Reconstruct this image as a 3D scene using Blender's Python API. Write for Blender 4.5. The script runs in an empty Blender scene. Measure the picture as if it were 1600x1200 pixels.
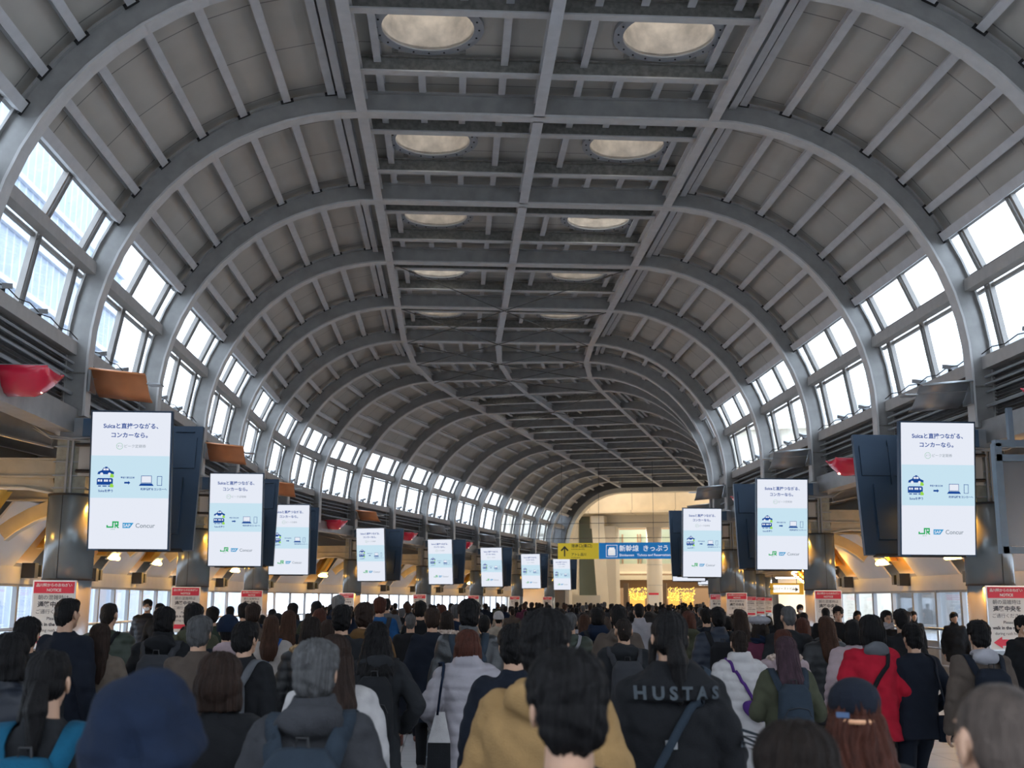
import bpy, bmesh, math, random
from mathutils import Vector, Matrix, noise
from mathutils.bvhtree import BVHTree
random.seed(7)
C = bpy.context.scene.collection
sc = bpy.context.scene
# ---------------------------------------------------------------- camera
EYE = 1.85
FPX = 1761.0
PITCH, YAW, ROLL = .18979, .05133, .00486
cd = bpy.data.cameras.new('camera'); cam = bpy.data.objects.new('camera', cd); C.objects.link(cam)
cd.sensor_width = 36; cd.lens = FPX / 1600 * 36; cd.clip_end = 600; cd.clip_start = .05
cam.matrix_world = Matrix.Translation((0, 0, EYE)) @ Matrix.Rotation(-YAW, 4, 'Z') @ Matrix.Rotation(math.pi / 2 + PITCH, 4, 'X') @ Matrix.Rotation(ROLL, 4, 'Z')
cd.dof.use_dof = True; cd.dof.focus_distance = 13.0; cd.dof.aperture_fstop = 3.6
sc.camera = cam
# ---------------------------------------------------------------- sky, exposure
world = bpy.data.worlds.new('sky'); sc.world = world; world.use_nodes = True
wn = world.node_tree.nodes; bg = wn['Background']
bg.inputs[0].default_value = (.80, .89, 1.0, 1); bg.inputs[1].default_value = 3.2
sc.view_settings.view_transform = 'Standard'; sc.view_settings.look = 'None'
sc.view_settings.gamma = 1; sc.view_settings.exposure = 0.85; sc.view_settings.use_curve_mapping = False
try:
    sc.cycles.use_denoising = True; sc.cycles.max_bounces = 6; sc.cycles.diffuse_bounces = 4
    sc.cycles.glossy_bounces = 3; sc.cycles.transparent_max_bounces = 10; sc.cycles.transmission_bounces = 3
    sc.cycles.sample_clamp_indirect = 6; sc.cycles.caustics_reflective = False; sc.cycles.caustics_refractive = False
    sc.cycles.use_light_tree = True
except Exception: pass
# ---------------------------------------------------------------- materials
MATS = {}
def mat(name, col, rough=.6, metal=0, noise_amt=0, scale=8, bump=0, bump_scale=60, emit=0, spec=.5, stretch=None, coat=0, sheen=0):
    if name in MATS: return MATS[name]
    m = bpy.data.materials.new(name); m.use_nodes = True; MATS[name] = m
    nt = m.node_tree; b = nt.nodes['Principled BSDF']
    b.inputs['Base Color'].default_value = (*col, 1); b.inputs['Roughness'].default_value = rough
    b.inputs['Metallic'].default_value = metal; b.inputs['Specular IOR Level'].default_value = spec
    b.inputs['Coat Weight'].default_value = coat; b.inputs['Sheen Weight'].default_value = sheen
    if emit:
        b.inputs['Emission Color'].default_value = (*col, 1); b.inputs['Emission Strength'].default_value = emit
    if noise_amt or bump:
        tc = nt.nodes.new('ShaderNodeTexCoord'); mp = nt.nodes.new('ShaderNodeMapping'); nt.links.new(tc.outputs['Object'], mp.inputs[0])
        if stretch: mp.inputs['Scale'].default_value = stretch
    if noise_amt:
        n = nt.nodes.new('ShaderNodeTexNoise'); n.inputs['Scale'].default_value = scale; n.inputs['Detail'].default_value = 5
        nt.links.new(mp.outputs[0], n.inputs['Vector'])
        r = nt.nodes.new('ShaderNodeMapRange'); r.inputs[1].default_value = .3; r.inputs[2].default_value = .7
        r.inputs[3].default_value = 1 - noise_amt; r.inputs[4].default_value = 1 + noise_amt * .6
        nt.links.new(n.outputs[0], r.inputs[0])
        mx = nt.nodes.new('ShaderNodeVectorMath'); mx.operation = 'SCALE'; mx.inputs[0].default_value = col
        nt.links.new(r.outputs[0], mx.inputs['Scale']); nt.links.new(mx.outputs[0], b.inputs['Base Color'])
    if bump:
        n2 = nt.nodes.new('ShaderNodeTexNoise'); n2.inputs['Scale'].default_value = bump_scale; n2.inputs['Detail'].default_value = 3
        nt.links.new(mp.outputs[0], n2.inputs['Vector'])
        bp = nt.nodes.new('ShaderNodeBump'); bp.inputs['Strength'].default_value = bump; bp.inputs['Distance'].default_value = .01
        nt.links.new(n2.outputs[0], bp.inputs['Height']); nt.links.new(bp.outputs[0], b.inputs['Normal'])
    return m
def emis(name, col, s=1.0):
    if name in MATS: return MATS[name]
    m = bpy.data.materials.new(name); m.use_nodes = True; MATS[name] = m
    nt = m.node_tree; nt.nodes.remove(nt.nodes['Principled BSDF'])
    e = nt.nodes.new('ShaderNodeEmission'); e.inputs[0].default_value = (*col, 1); e.inputs[1].default_value = s
    nt.links.new(e.outputs[0], nt.nodes['Material Output'].inputs[0]); return m
def glassmat(name, tint, refl=.08):
    m = bpy.data.materials.new(name); m.use_nodes = True; MATS[name] = m
    nt = m.node_tree; nt.nodes.remove(nt.nodes['Principled BSDF'])
    t = nt.nodes.new('ShaderNodeBsdfTransparent'); t.inputs[0].default_value = (*tint, 1)
    g = nt.nodes.new('ShaderNodeBsdfGlossy'); g.inputs['Roughness'].default_value = .03
    f = nt.nodes.new('ShaderNodeLayerWeight'); f.inputs[0].default_value = .25
    mr = nt.nodes.new('ShaderNodeMapRange'); mr.inputs[3].default_value = refl * .5; mr.inputs[4].default_value = .5
    x = nt.nodes.new('ShaderNodeMixShader')
    nt.links.new(f.outputs['Facing'], mr.inputs[0]); nt.links.new(mr.outputs[0], x.inputs[0]); nt.links.new(t.outputs[0], x.inputs[1]); nt.links.new(g.outputs[0], x.inputs[2])
    nt.links.new(x.outputs[0], nt.nodes['Material Output'].inputs[0]); return m
def brickmat(name, c1, c2, mortar, w, h, rough=.6, msize=.01, coords='Object', offset=0.0, spec=.4):
    m = bpy.data.materials.new(name); m.use_nodes = True; MATS[name] = m
    nt = m.node_tree; b = nt.nodes['Principled BSDF']; b.inputs['Roughness'].default_value = rough; b.inputs['Specular IOR Level'].default_value = spec
    tc = nt.nodes.new('ShaderNodeTexCoord'); br = nt.nodes.new('ShaderNodeTexBrick')
    br.offset = offset; br.inputs['Color1'].default_value = (*c1, 1); br.inputs['Color2'].default_value = (*c2, 1); br.inputs['Mortar'].default_value = (*mortar, 1)
    br.inputs['Scale'].default_value = 1; br.inputs['Mortar Size'].default_value = msize; br.inputs['Mortar Smooth'].default_value = 0.1
    br.inputs['Brick Width'].default_value = w; br.inputs['Row Height'].default_value = h
    nt.links.new(tc.outputs[coords], br.inputs['Vector'])
    n = nt.nodes.new('ShaderNodeTexNoise'); n.inputs['Scale'].default_value = 1.3; n.inputs['Detail'].default_value = 6; nt.links.new(tc.outputs['Object'], n.inputs['Vector'])
    r = nt.nodes.new('ShaderNodeMapRange'); r.inputs[3].default_value = .82; r.inputs[4].default_value = 1.15; nt.links.new(n.outputs[0], r.inputs[0])
    mx = nt.nodes.new('ShaderNodeVectorMath'); mx.operation = 'SCALE'; nt.links.new(br.outputs[0], mx.inputs[0]); nt.links.new(r.outputs[0], mx.inputs['Scale'])
    nt.links.new(mx.outputs[0], b.inputs['Base Color']); return m
STEEL = mat('painted_steel', (.36, .355, .345), .36, .35, .14, 4, .25, 180)
FLANGE = mat('flange_paint', (.60, .59, .58), .5, .1, .08, 6)  # paler tone on lower flanges stands in for light from below
STEEL_D = mat('weathered_steel', (.23, .22, .20), .6, .1, .30, 14, .4, 150)
PURLIN = mat('purlin_paint', (.58, .58, .59), .6, 0, .08, 5)
PANEL = brickmat('roof_panel_grey', (.50, .475, .43), (.465, .445, .405), (.22, .21, .20), 1.33, 30, .75, .012, 'UV')
FRAME = mat('window_frame_bronze', (.30, .285, .27), .4, .5, .08, 6)
SILL = mat('sill_beam_paint', (.45, .43, .41), .6, 0, .08, 6)
GLASS = glassmat('clear_glass', (.94, .97, 1.0))
TILE = brickmat('floor_tile', (.62, .63, .65), (.56, .57, .60), (.25, .26, .28), .6, .6, .28, .008)
BEIGE = mat('beam_beige', (.44, .40, .31), .6, 0, .12, 4)
CAPM = mat('capital_stone', (.33, .33, .27), .7, 0, .25, 9, .3, 80)
CLAD = mat('pillar_cladding_steel', (.22, .25, .26), .26, .35, .06, 3)
CLADLOW = mat('pillar_lower_cladding', (.42, .46, .50), .25, .45, .05, 3)
WHITEP = mat('white_panel', (.74, .75, .77), .5, 0, .04, 2)
AMBER_LIT = mat('amber_panel', (.92, .52, .09), .35, .2, .06, 3)  # amber of the lamp glow painted into the recess sheets
DARK = mat('dark_plastic', (.018, .024, .036), .3, 0, 0)
NAVYM = mat('display_navy_metal', (.035, .065, .11), .35, .3)
BLACK = mat('black_rubber', (.01, .01, .012), .6)
ALU = mat('aluminium', (.62, .64, .66), .28, .9)
GREYP = mat('grey_paint', (.30, .32, .34), .5)
RED = mat('red_lacquer', (.75, .02, .06), .25, 0, 0, coat=.6)
ORANGE = mat('orange_copper_sheet', (.88, .36, .16), .35, .15, .08, 4)  # warm lamp light painted as orange on the left reflector sheets
GREYSHEET = mat('grey_metal_sheet', (.50, .52, .54), .35, .6, .08, 4)
ROD = mat('rod_steel', (.12, .115, .11), .5, .6)
LOUV = mat('louvre_grey', (.17, .17, .175), .5, .3, .25, 7)
WARMW = mat('warm_stone_panel', (.80, .72, .58), .5, 0, .05, 1)
WHITEE = emis('screen_white', (.86, .90, 1.0), .51)
BLUEE = emis('screen_pale_blue', (.62, .83, .95), .51)
NAVYE = emis('screen_navy', (.012, .07, .33), .50)
GREYE = emis('screen_grey_text', (.28, .33, .38), .50)
GREENE = emis('screen_green', (.03, .45, .13), .50)
LIMEE = emis('screen_lime', (.35, .75, .08), .50)
SKYE = emis('screen_logo_blue', (.05, .36, .68), .50)
AMBER = emis('amber_lamp_glow', (1.0, .50, .08), 60)
AMBERS = emis('amber_lamp_strip', (1.0, .66, .25), 9)
PINKL = emis('pink_lamp_glow', (1.0, .5, .35), 5)
GOLDL = emis('golden_light_curtain', (1.0, .48, .10), .75)
WARML = emis('warm_shop_light', (1.0, .82, .58), 2.2)
# ---------------------------------------------------------------- mesh helpers
class MB:
    def __init__(s): s.v = []; s.f = []; s.uv = None
    def add(s, v, f):
        n = len(s.v); s.v += [tuple(p) for p in v]; s.f += [tuple(i + n for i in q) for q in f]; return s
    def box(s, c, size, m=None):
        hx, hy, hz = size[0] / 2, size[1] / 2, size[2] / 2
        v = [Vector((x * hx, y * hy, z * hz)) for x in (-1, 1) for y in (-1, 1) for z in (-1, 1)]
        if m is not None: v = [m @ p for p in v]
        c = Vector(c); v = [p + c for p in v]
        return s.add(v, [(0, 1, 3, 2), (4, 6, 7, 5), (0, 4, 5, 1), (2, 3, 7, 6), (0, 2, 6, 4), (1, 5, 7, 3)])
    def beam(s, a, b, w, h, up=(0, 0, 1)):
        a, b = Vector(a), Vector(b); d = (b - a).normalized(); r = d.cross(Vector(up)).normalized(); u = r.cross(d)
        v = [p + r * x * w / 2 + u * y * h / 2 for p in (a, b) for x, y in ((-1, -1), (1, -1), (1, 1), (-1, 1))]
        return s.add(v, [(0, 1, 2, 3), (4, 7, 6, 5), (0, 4, 5, 1), (1, 5, 6, 2), (2, 6, 7, 3), (3, 7, 4, 0)])
    def tube(s, pts, r, n=8, closed=False):
        pts = [Vector(p) for p in pts]; L = len(pts); v = []; f = []
        for i, p in enumerate(pts):
            d = (pts[min(i + 1, L - 1)] - pts[max(i - 1, 0)]).normalized()
            up = Vector((0, 0, 1)) if abs(d.z) < .9 else Vector((1, 0, 0))
            x = d.cross(up).normalized(); y = x.cross(d); rr = r[i] if isinstance(r, (list, tuple)) else r
            v += [p + (x * math.cos(2 * math.pi * k / n) + y * math.sin(2 * math.pi * k / n)) * rr for k in range(n)]
        for i in range(L - 1):
            for k in range(n):
                k2 = (k + 1) % n; f.append((i * n + k, i * n + k2, (i + 1) * n + k2, (i + 1) * n + k))
        f.append(tuple(range(n))[::-1]); f.append(tuple((L - 1) * n + k for k in range(n)))
        return s.add(v, f)
    def cyl(s, c, r, z0, z1, n=32, r1=None):
        r1 = r if r1 is None else r1; v = []
        for z, q in ((z0, r), (z1, r1)): v += [(c[0] + q * math.cos(2 * math.pi * k / n), c[1] + q * math.sin(2 * math.pi * k / n), z) for k in range(n)]
        return s.add(v, [(k, (k + 1) % n, n + (k + 1) % n, n + k) for k in range(n)] + [tuple(range(n))[::-1], tuple(range(n, 2 * n))])
    def loft(s, rings, cap=True):
        n = len(rings[0]); v = [p for r in rings for p in r]; f = []
        for i in range(len(rings) - 1):
            for k in range(n): f.append((i * n + k, i * n + (k + 1) % n, (i + 1) * n + (k + 1) % n, (i + 1) * n + k))
        if cap: f.append(tuple(range(n))[::-1]); f.append(tuple((len(rings) - 1) * n + k for k in range(n)))
        return s.add(v, f)
    def sheet(s, rows, th, nrm=None):      # thick sheet through a grid of points
        R, N = len(rows), len(rows[0]); top = [[Vector(p) for p in r] for r in rows]; v = []
        for j in range(R):
            for i in range(N):
                du = top[j][min(i + 1, N - 1)] - top[j][max(i - 1, 0)]; dv = top[min(j + 1, R - 1)][i] - top[max(j - 1, 0)][i]
                v.append((top[j][i], du.cross(dv).normalized() * th))
        pts = [a for a, _ in v] + [a + b for a, b in v]; o = R * N; f = []
        for j in range(R - 1):
            for i in range(N - 1):
                a, b, c, d = j * N + i, j * N + i + 1, (j + 1) * N + i + 1, (j + 1) * N + i
                f += [(a, d, c, b), (a + o, b + o, c + o, d + o)]
        for i in range(N - 1):
            f += [(i, i + 1, i + 1 + o, i + o), ((R - 1) * N + i + 1, (R - 1) * N + i, (R - 1) * N + i + o, (R - 1) * N + i + 1 + o)]
        for j in range(R - 1):
            f += [((j + 1) * N, j * N, j * N + o, (j + 1) * N + o), (j * N + N - 1, (j + 1) * N + N - 1, (j + 1) * N + N - 1 + o, j * N + N - 1 + o)]
        return s.add(pts, f)
    def mesh(s, name, m, smooth=False):
        me = bpy.data.meshes.new(name); me.from_pydata(s.v, [], s.f); me.materials.append(m)
        if smooth: me.shade_smooth()
        me.update(); return me
    def build(s, name, m, parent=None, smooth=False):
        return link(name, s.mesh(name, m, smooth), parent)
def link(name, me, parent=None):
    o = bpy.data.objects.new(name, me); C.objects.link(o)
    if parent: o.parent = parent
    return o
def tag(o, label=None, cat=None, group=None, kind=None):
    if label: o['label'] = label
    if cat: o['category'] = cat
    if group: o['group'] = group
    if kind: o['kind'] = kind
    return o
def empty(name, loc=(0, 0, 0), rz=0):
    o = bpy.data.objects.new(name, None); C.objects.link(o); o.location = loc; o.rotation_euler = (0, 0, rz); o.empty_display_size = .2; return o
def thing(name, label, cat, loc=(0, 0, 0), rz=0, group=None): return tag(empty(name, loc, rz), label, cat, group)
def copy_tree(o, parent=None):
    c = o.copy(); C.objects.link(c); c.parent = parent
    for ch in list(o.children): copy_tree(ch, c)
    return c
def smoothcorner(me, ang=.6):
    try: me.shade_auto_smooth
    except Exception: pass
_dg = None
def text_mb(txt, size, mb, origin, ux, uy, bold=0.0, align='CENTER', ext=0):
    cu = bpy.data.curves.new('t', 'FONT'); cu.body = txt; cu.size = size; cu.align_x = align; cu.offset = bold; cu.resolution_u = 3
    o = bpy.data.objects.new('t', cu); C.objects.link(o)
    dg = bpy.context.evaluated_depsgraph_get(); ev = o.evaluated_get(dg); me = ev.to_mesh()
    ux, uy, og = Vector(ux), Vector(uy), Vector(origin)
    mb.add([og + ux * v.co.x + uy * v.co.y for v in me.vertices], [tuple(p.vertices) for p in me.polygons])
    ev.to_mesh_clear(); bpy.data.objects.remove(o); bpy.data.curves.remove(cu)
# ---------------------------------------------------------------- hall layout
CX, HW, RC, ZC, BAY, Y2 = 1.27, 6.73, 4.0, 5.4, 4.0, 16.85     # centre, inner half width, corner radius, spring height
PW = 6.83
A9, X9, Y9 = .32165, 2.7026, 41.3125
def frame_(k):
    if k <= 6: return CX, Y2 + BAY * (k - 2), 0.0
    if k >= 9: n = k - 9; return X9 + n * 3.972 * math.sin(A9), Y9 + n * 3.972 * math.cos(A9), A9
    x0, y0 = CX, Y2 + 16; s = [0]; sx = sy = 0; P = [(0, 0)]
    for i in range(3):
        a = A9 * (i + .5) / 3; sx += math.sin(a); sy += math.cos(a); P.append((sx, sy))
    i = k - 6; return x0 + P[i][0] / sx * (X9 - x0), y0 + P[i][1] / sy * (Y9 - y0), A9 * i / 3
def fp(k, off, z):
    x, y, a = frame_(k); return Vector((x + off * math.cos(a), y - off * math.sin(a), z))
def pt(k, t, off, z):
    if k == 18: x, y, a = frame_(18); return Vector((x + off * math.cos(a) + t * 4 * math.sin(a), y - off * math.sin(a) + t * 4 * math.cos(a), z))
    return fp(k, off, z).lerp(fp(k + 1, off, z), t)
def arc(phi, r): # phi in degrees from the left horizontal round to 180
    if phi <= 90: a = math.radians(phi); return -(HW - RC) - (RC + r) * math.cos(a), ZC + (RC + r) * math.sin(a)
    a = math.radians(180 - phi); return (HW - RC) + (RC + r) * math.cos(a), ZC + (RC + r) * math.sin(a)
ORD = ['overhead', 'first', 'second', 'third', 'fourth', 'fifth', 'sixth', 'seventh', 'eighth', 'ninth', 'tenth', 'eleventh', 'twelfth', 'thirteenth', 'fourteenth', 'fifteenth', 'sixteenth', 'seventeenth', 'eighteenth', 'nineteenth']
KMAX = 18
def profile(r, z0=4.5):
    L = [(-(HW + r), z0), (-(HW + r), 5.1)] + [arc(a, r) for a in range(0, 91, 6)]
    return L + [(-o, z) for o, z in L[::-1]]
def arch_band(k, r0, r1, w, mb, z0=4.5, shift=0):
    a, b = profile(r0, z0), profile(r1, z0); x, y, an = frame_(k); fwd = Vector((math.sin(an), math.cos(an), 0)); rings = []
    for (o0, zz0), (o1, zz1) in zip(a, b):
        p0, p1 = fp(k, o0, zz0), fp(k, o1, zz1); rings.append([p0 - fwd * (w / 2 - shift), p1 - fwd * (w / 2 - shift), p1 + fwd * (w / 2 + shift), p0 + fwd * (w / 2 + shift)])
    mb.loft(rings)
# ================================================================ building
for k in range(0, KMAX + 1):
    last = k == KMAX
    a = thing('steel_arch', ('bowed grey steel arch across the hall, %s from the camera' % ORD[k] if k else 'steel arch passing overhead above the frame') if not last else 'dark deep portal arch closing the far end of the vaulted hall', 'arch', fp(k, 0, 0), -frame_(k)[2], 'steel arches of the vaulted hall')
    inv = (Matrix.Translation(fp(k, 0, 0)) @ Matrix.Rotation(-frame_(k)[2], 4, 'Z')).inverted()
    def loc(mb, name, m, smooth=False):
        mb.v = [tuple(inv @ Vector(p)) for p in mb.v]; return mb.build(name, m, a, smooth)
    if last:
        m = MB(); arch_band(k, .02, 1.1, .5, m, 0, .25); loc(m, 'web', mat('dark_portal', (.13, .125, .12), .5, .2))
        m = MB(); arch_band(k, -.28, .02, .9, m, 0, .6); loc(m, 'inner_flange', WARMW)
        continue
    m = MB(); arch_band(k, .03, .34, .11, m); loc(m, 'web', STEEL)
    m = MB(); arch_band(k, 0, .035, .24, m, 4.5); loc(m, 'inner_flange', FLANGE)
    m = MB(); arch_band(k, .33, .365, .24, m, 4.5); loc(m, 'outer_flange', STEEL)
    m = MB()
    for o, w_ in ((-HW - .18, .32), (HW + .18, .32)): m.beam(fp(k, o - .17, 5.15), fp(k, o + .17, 5.15), .16, .02)
    loc(m, 'splice_plate', STEEL_D)
# roof shell (structure), with UV for panel seams
def roof_shell(k0, k1, name='ceiling', r=.50, sky=False):
    left = [arc(p, r) for p in [29.5] + list(range(36, 91, 9))]
    s = [0]
    for i in range(1, len(left)): s.append(s[-1] + math.dist(left[i], left[i - 1]))
    root = tag(empty(name), kind='structure')
    vs, uv, f = [], [], []
    zf = ZC + RC + r; FL = HW - RC; st = s[-1]
    def q(P):   # P: list of (k position, t, off, z, u, v)
        n = len(vs)
        for kk, t, o, z, u, v in P: vs.append(pt(kk, t, o, z)); uv.append((u, v))
        f.append(tuple(range(n, n + len(P))))
    km = k1 - 1; U0, U1 = k0 * 4.0 + .1, k1 * 4.0 + .1
    for sg in (-1, 1):
        for i in range(len(left) - 1):
            (o0, z0), (o1, z1) = left[i], left[i + 1]; o0, o1 = -o0 * sg, -o1 * sg
            q([(k0, 0, o0, z0, U0, s[i]), (km, 1, o0, z0, U1, s[i]), (km, 1, o1, z1, U1, s[i + 1]), (k0, 0, o1, z1, U0, s[i + 1])])
        if not sky: q([(k0, 0, sg * FL, zf, U0, st), (km, 1, sg * FL, zf, U1, st), (km, 1, 0, zf, U1, st + FL), (k0, 0, 0, zf, U0, st + FL)])
        else:
            cx, R = 1.73, .68; x0, x1, y0, y1 = 0, FL, -2.0, 2.0
            th = sorted([i * math.pi / 20 for i in range(40)] + [math.atan2(y, x - cx) % (2 * math.pi) for x in (x0, x1) for y in (y0, y1)])
            ou = []
            for a in th:
                c, d = math.cos(a), math.sin(a); ts = []
                if c > 1e-9: ts.append((x1 - cx) / c)
                if c < -1e-9: ts.append((x0 - cx) / c)
                if d > 1e-9: ts.append(y1 / d)
                if d < -1e-9: ts.append(y0 / d)
                t = min(ts); ou.append(((cx + t * c, t * d), (cx + R * c, R * d)))
            for i in range(len(ou)):
                (A, Bi), (A2, B2) = ou[i], ou[(i + 1) % len(ou)]
                if math.dist(A, A2) < 1e-6: continue
                q([(k0, .5 + y / 4, sg * x, zf, U0 + 2 + y, st + FL - x) for x, y in (A, A2, B2, Bi)])
    me = bpy.data.meshes.new(name); me.from_pydata(vs, [], f); me.materials.append(PANEL)
    ul = me.uv_layers.new()
    for p in me.polygons:
        for li in p.loop_indices: ul.data[li].uv = uv[me.loops[li].vertex_index]
    link('roof_panel', me, root); return root
def ibeam(m, a, b, w, h, up=(0, 0, 1)):
    a, b = Vector(a), Vector(b); d = (b - a).normalized(); r = d.cross(Vector(up)).normalized(); u = r.cross(d)
    m.beam(a + u * (h / 2 - .01), b + u * (h / 2 - .01), w, .02, up); m.beam(a - u * (h / 2 - .01), b - u * (h / 2 - .01), w, .02, up); m.beam(a, b, .02, h - .04, up)
PH = [30.2, 36.7, 44.8, 54.4, 63.9, 73.3, 82.6]
SKY = [k for k in range(0, 18) if not 6 <= k <= 8]
for k in range(0, 18):
    roof_shell(k, k + 1, sky=k in (0,1,2,3,4,5,9,10,11,12,13,14,15,16,17))
    rf = thing('roof_frame', 'grey purlins and beams between the %s and %s arch from the camera' % (ORD[k], ORD[k + 1]), 'roof beams', pt(k, .5, 0, 9.4), 0, 'roof framing bays')
    inv = Matrix.Translation(-pt(k, .5, 0, 9.4))
    def part(mb, name, m): mb.v = [tuple(inv @ Vector(p)) for p in mb.v]; return mb.build(name, m, rf)
    for sgn in (-1, 1):
        for i, p in enumerate(PH):
            q = p if sgn < 0 else 180 - p; r = .40 if i else .33
            o, z = arc(q, r); up = Vector((-o + sgn * (HW - RC), 0, -(z - ZC)))
            if frame_(k)[2] or frame_(k + 1)[2]:
                aa = (frame_(k)[2] + frame_(k + 1)[2]) / 2; up = Vector((up.x * math.cos(aa), -up.x * math.sin(aa), up.z))
            m = MB(); A, B = pt(k, .03, o, z), pt(k, .97, o, z)
            if i: ibeam(m, A, B, .12, .18, up)
            else: m.beam(A, B, .14, .2, up)
            part(m, 'purlin', PURLIN)
            if k < 8:
                m = MB(); d = (B - A).normalized(); upn = up.normalized(); e = B + upn * .07 - d * .02; m.beam(e, e + d * .07, .2, .035, up); part(m, 'purlin_shoe', BLACK)
    for o in (-2.8, 0, 2.8):
        m = MB(); ibeam(m, pt(k, 0.02, o, 9.53), pt(k, .98, o, 9.53), .17, .26); part(m, 'long_beam', PURLIN)
    for o in (-3.12, 3.12):
        m = MB(); ibeam(m, pt(k, .02, o, 9.72), pt(k, .98, o, 9.72), .12, .18); part(m, 'purlin', PURLIN)
    hassky = k in SKY
    if hassky:
        for t in (.275, .725):
            for o0, o1 in ((-2.8, 0), (0, 2.8)):
                m = MB(); m.beam(pt(k, t, o0 + .02, 9.72), pt(k, t, o1 - .02, 9.72), .03, .22); m.beam(pt(k, t, o0 + .02, 9.83), pt(k, t, o1 - .02, 9.83), .14, .02); part(m, 'cross_beam', STEEL_D)
                m = MB(); m.beam(pt(k, t, o0 + .02, 9.60), pt(k, t, o1 - .02, 9.60), .15, .025); part(m, 'beam_flange', FLANGE)
    for s_ in (-1, 1):
        for o in (.6, 1.22, 1.85, 2.5):
            cut = hassky and o in (1.22, 1.85)
            for t0, t1 in (((.03, .26), (.75, .97)) if cut else ((.03, .97),)):
                m = MB(); ibeam(m, pt(k, t0, s_ * o, 9.83), pt(k, t1, s_ * o, 9.83), .11, .16); part(m, 'short_purlin', PURLIN)
    if hassky:
        for s_, side in ((-1, 'left'), (1, 'right')):
            c = pt(k, .5, s_ * 1.73, 0); an = (frame_(k)[2] + frame_(k + 1)[2]) / 2
            sk = thing('round_skylight', 'round domed skylight with bolted grey ring, %s of ridge in the %s roof bay' % (side, ORD[k]), 'skylight', (c.x, c.y, 9.84), -an, 'round skylights')
            n = 40; rings = []
            for rr, z in ((.66, 0), (.80, 0), (.80, .06), (.66, .06)): rings.append([(rr * math.cos(2 * math.pi * i / n), rr * math.sin(2 * math.pi * i / n), z) for i in range(n)])
            m = MB(); m.loft(rings + [rings[0]], False); m.build('ring', mat('skylight_ring_grey', (.33, .34, .36), .5), sk)
            m = MB()
            for i in range(20): m.cyl((.73 * math.cos(i * math.pi / 10), .73 * math.sin(i * math.pi / 10)), .014, -.012, 0, 6)
            m.build('bolt', BLACK, sk)
            dh = .30 if (k, s_) in ((3, 1), (4, -1), (10, -1), (11, -1)) else .78
            rings = []
            for rr, z in ((.66, .02), (.66, dh)): rings.append([(rr * math.cos(2 * math.pi * i / n), rr * math.sin(2 * math.pi * i / n), z) for i in range(n)])
            m = MB(); m.loft(rings, False); m.build('drum', mat('drum_white', (.66, .58, .50), .7, 0, .35, 3.5), sk, True)
            rings = [[(rr * math.cos(2 * math.pi * i / n), rr * math.sin(2 * math.pi * i / n), z) for i in range(n)] for rr, z in ((.66, dh), (.6, dh + .08), (.45, dh + .16), (.25, dh + .21), (.02, dh + .22))]
            m = MB(); m.loft(rings); 
            if 'dome_' not in MATS:
                dm = mat('dome_', (.95, .92, .86), .6, 0, .2, 4); nt = dm.node_tree
                tr = nt.nodes.new('ShaderNodeBsdfTranslucent'); tp = nt.nodes.new('ShaderNodeBsdfTransparent'); mx = nt.nodes.new('ShaderNodeMixShader'); mx2 = nt.nodes.new('ShaderNodeMixShader')
                tr.inputs[0].default_value = (.80, .76, .70, 1); mx.inputs[0].default_value = .25; mx2.inputs[0].default_value = .04
                nt.links.new(tr.outputs[0], mx.inputs[1]); nt.links.new(nt.nodes['Principled BSDF'].outputs[0], mx.inputs[2])
                nt.links.new(mx.outputs[0], mx2.inputs[1]); nt.links.new(tp.outputs[0], mx2.inputs[2]); nt.links.new(mx2.outputs[0], nt.nodes['Material Output'].inputs[0])
            m.build('dome', MATS['dome_'], sk, True)
            m = MB(); m.tube([(-.66, .0, dh + .02), (.66, 0, dh + .02)], .012, 6); m.tube([(.655 * math.cos(i * math.pi / 16), .655 * math.sin(i * math.pi / 16), dh - .02) for i in range(33)], .02, 6); m.build('inner_rim', BLACK, sk)
            m = MB()
            for sx in (-1, 1): m.box((sx * .88, 0, .1), (.2, .12, .06)); m.box((sx * .5, -.72, .02), (.09, .06, .05)); m.box((sx * .5, .72, .02), (.09, .06, .05))
            m.build('bracket', STEEL_D, sk)
# roof behind the camera so the light falls as in the hall
roof_shell(-3, 0)
# tension rods
for ks in ((4, 5, 6), (5, 6, 7), (6, 7, 8), (7, 8, 9), (9, 10, 11), (12, 13, 14)):
    for s_, sd in ((-1, 'left'), (1, 'right')):
        m = MB(); A = fp(ks[0], s_ * 2.7, 9.36); B = fp(ks[1], 0, 9.36); D = fp(ks[2], s_ * 2.7, 9.36)
        m.tube([A, B], .012, 6); m.tube([B, D], .012, 6); m.tube([A.lerp(B, .12), A.lerp(B, .17)], .025, 6)
        tag(m.build('tension_rod', ROD), 'thin crossing brace rod under the roof, %s of ridge, from the %s to %s arch' % (sd, ORD[ks[0]], ORD[ks[2]]), 'brace rod', 'roof brace rods')
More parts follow.
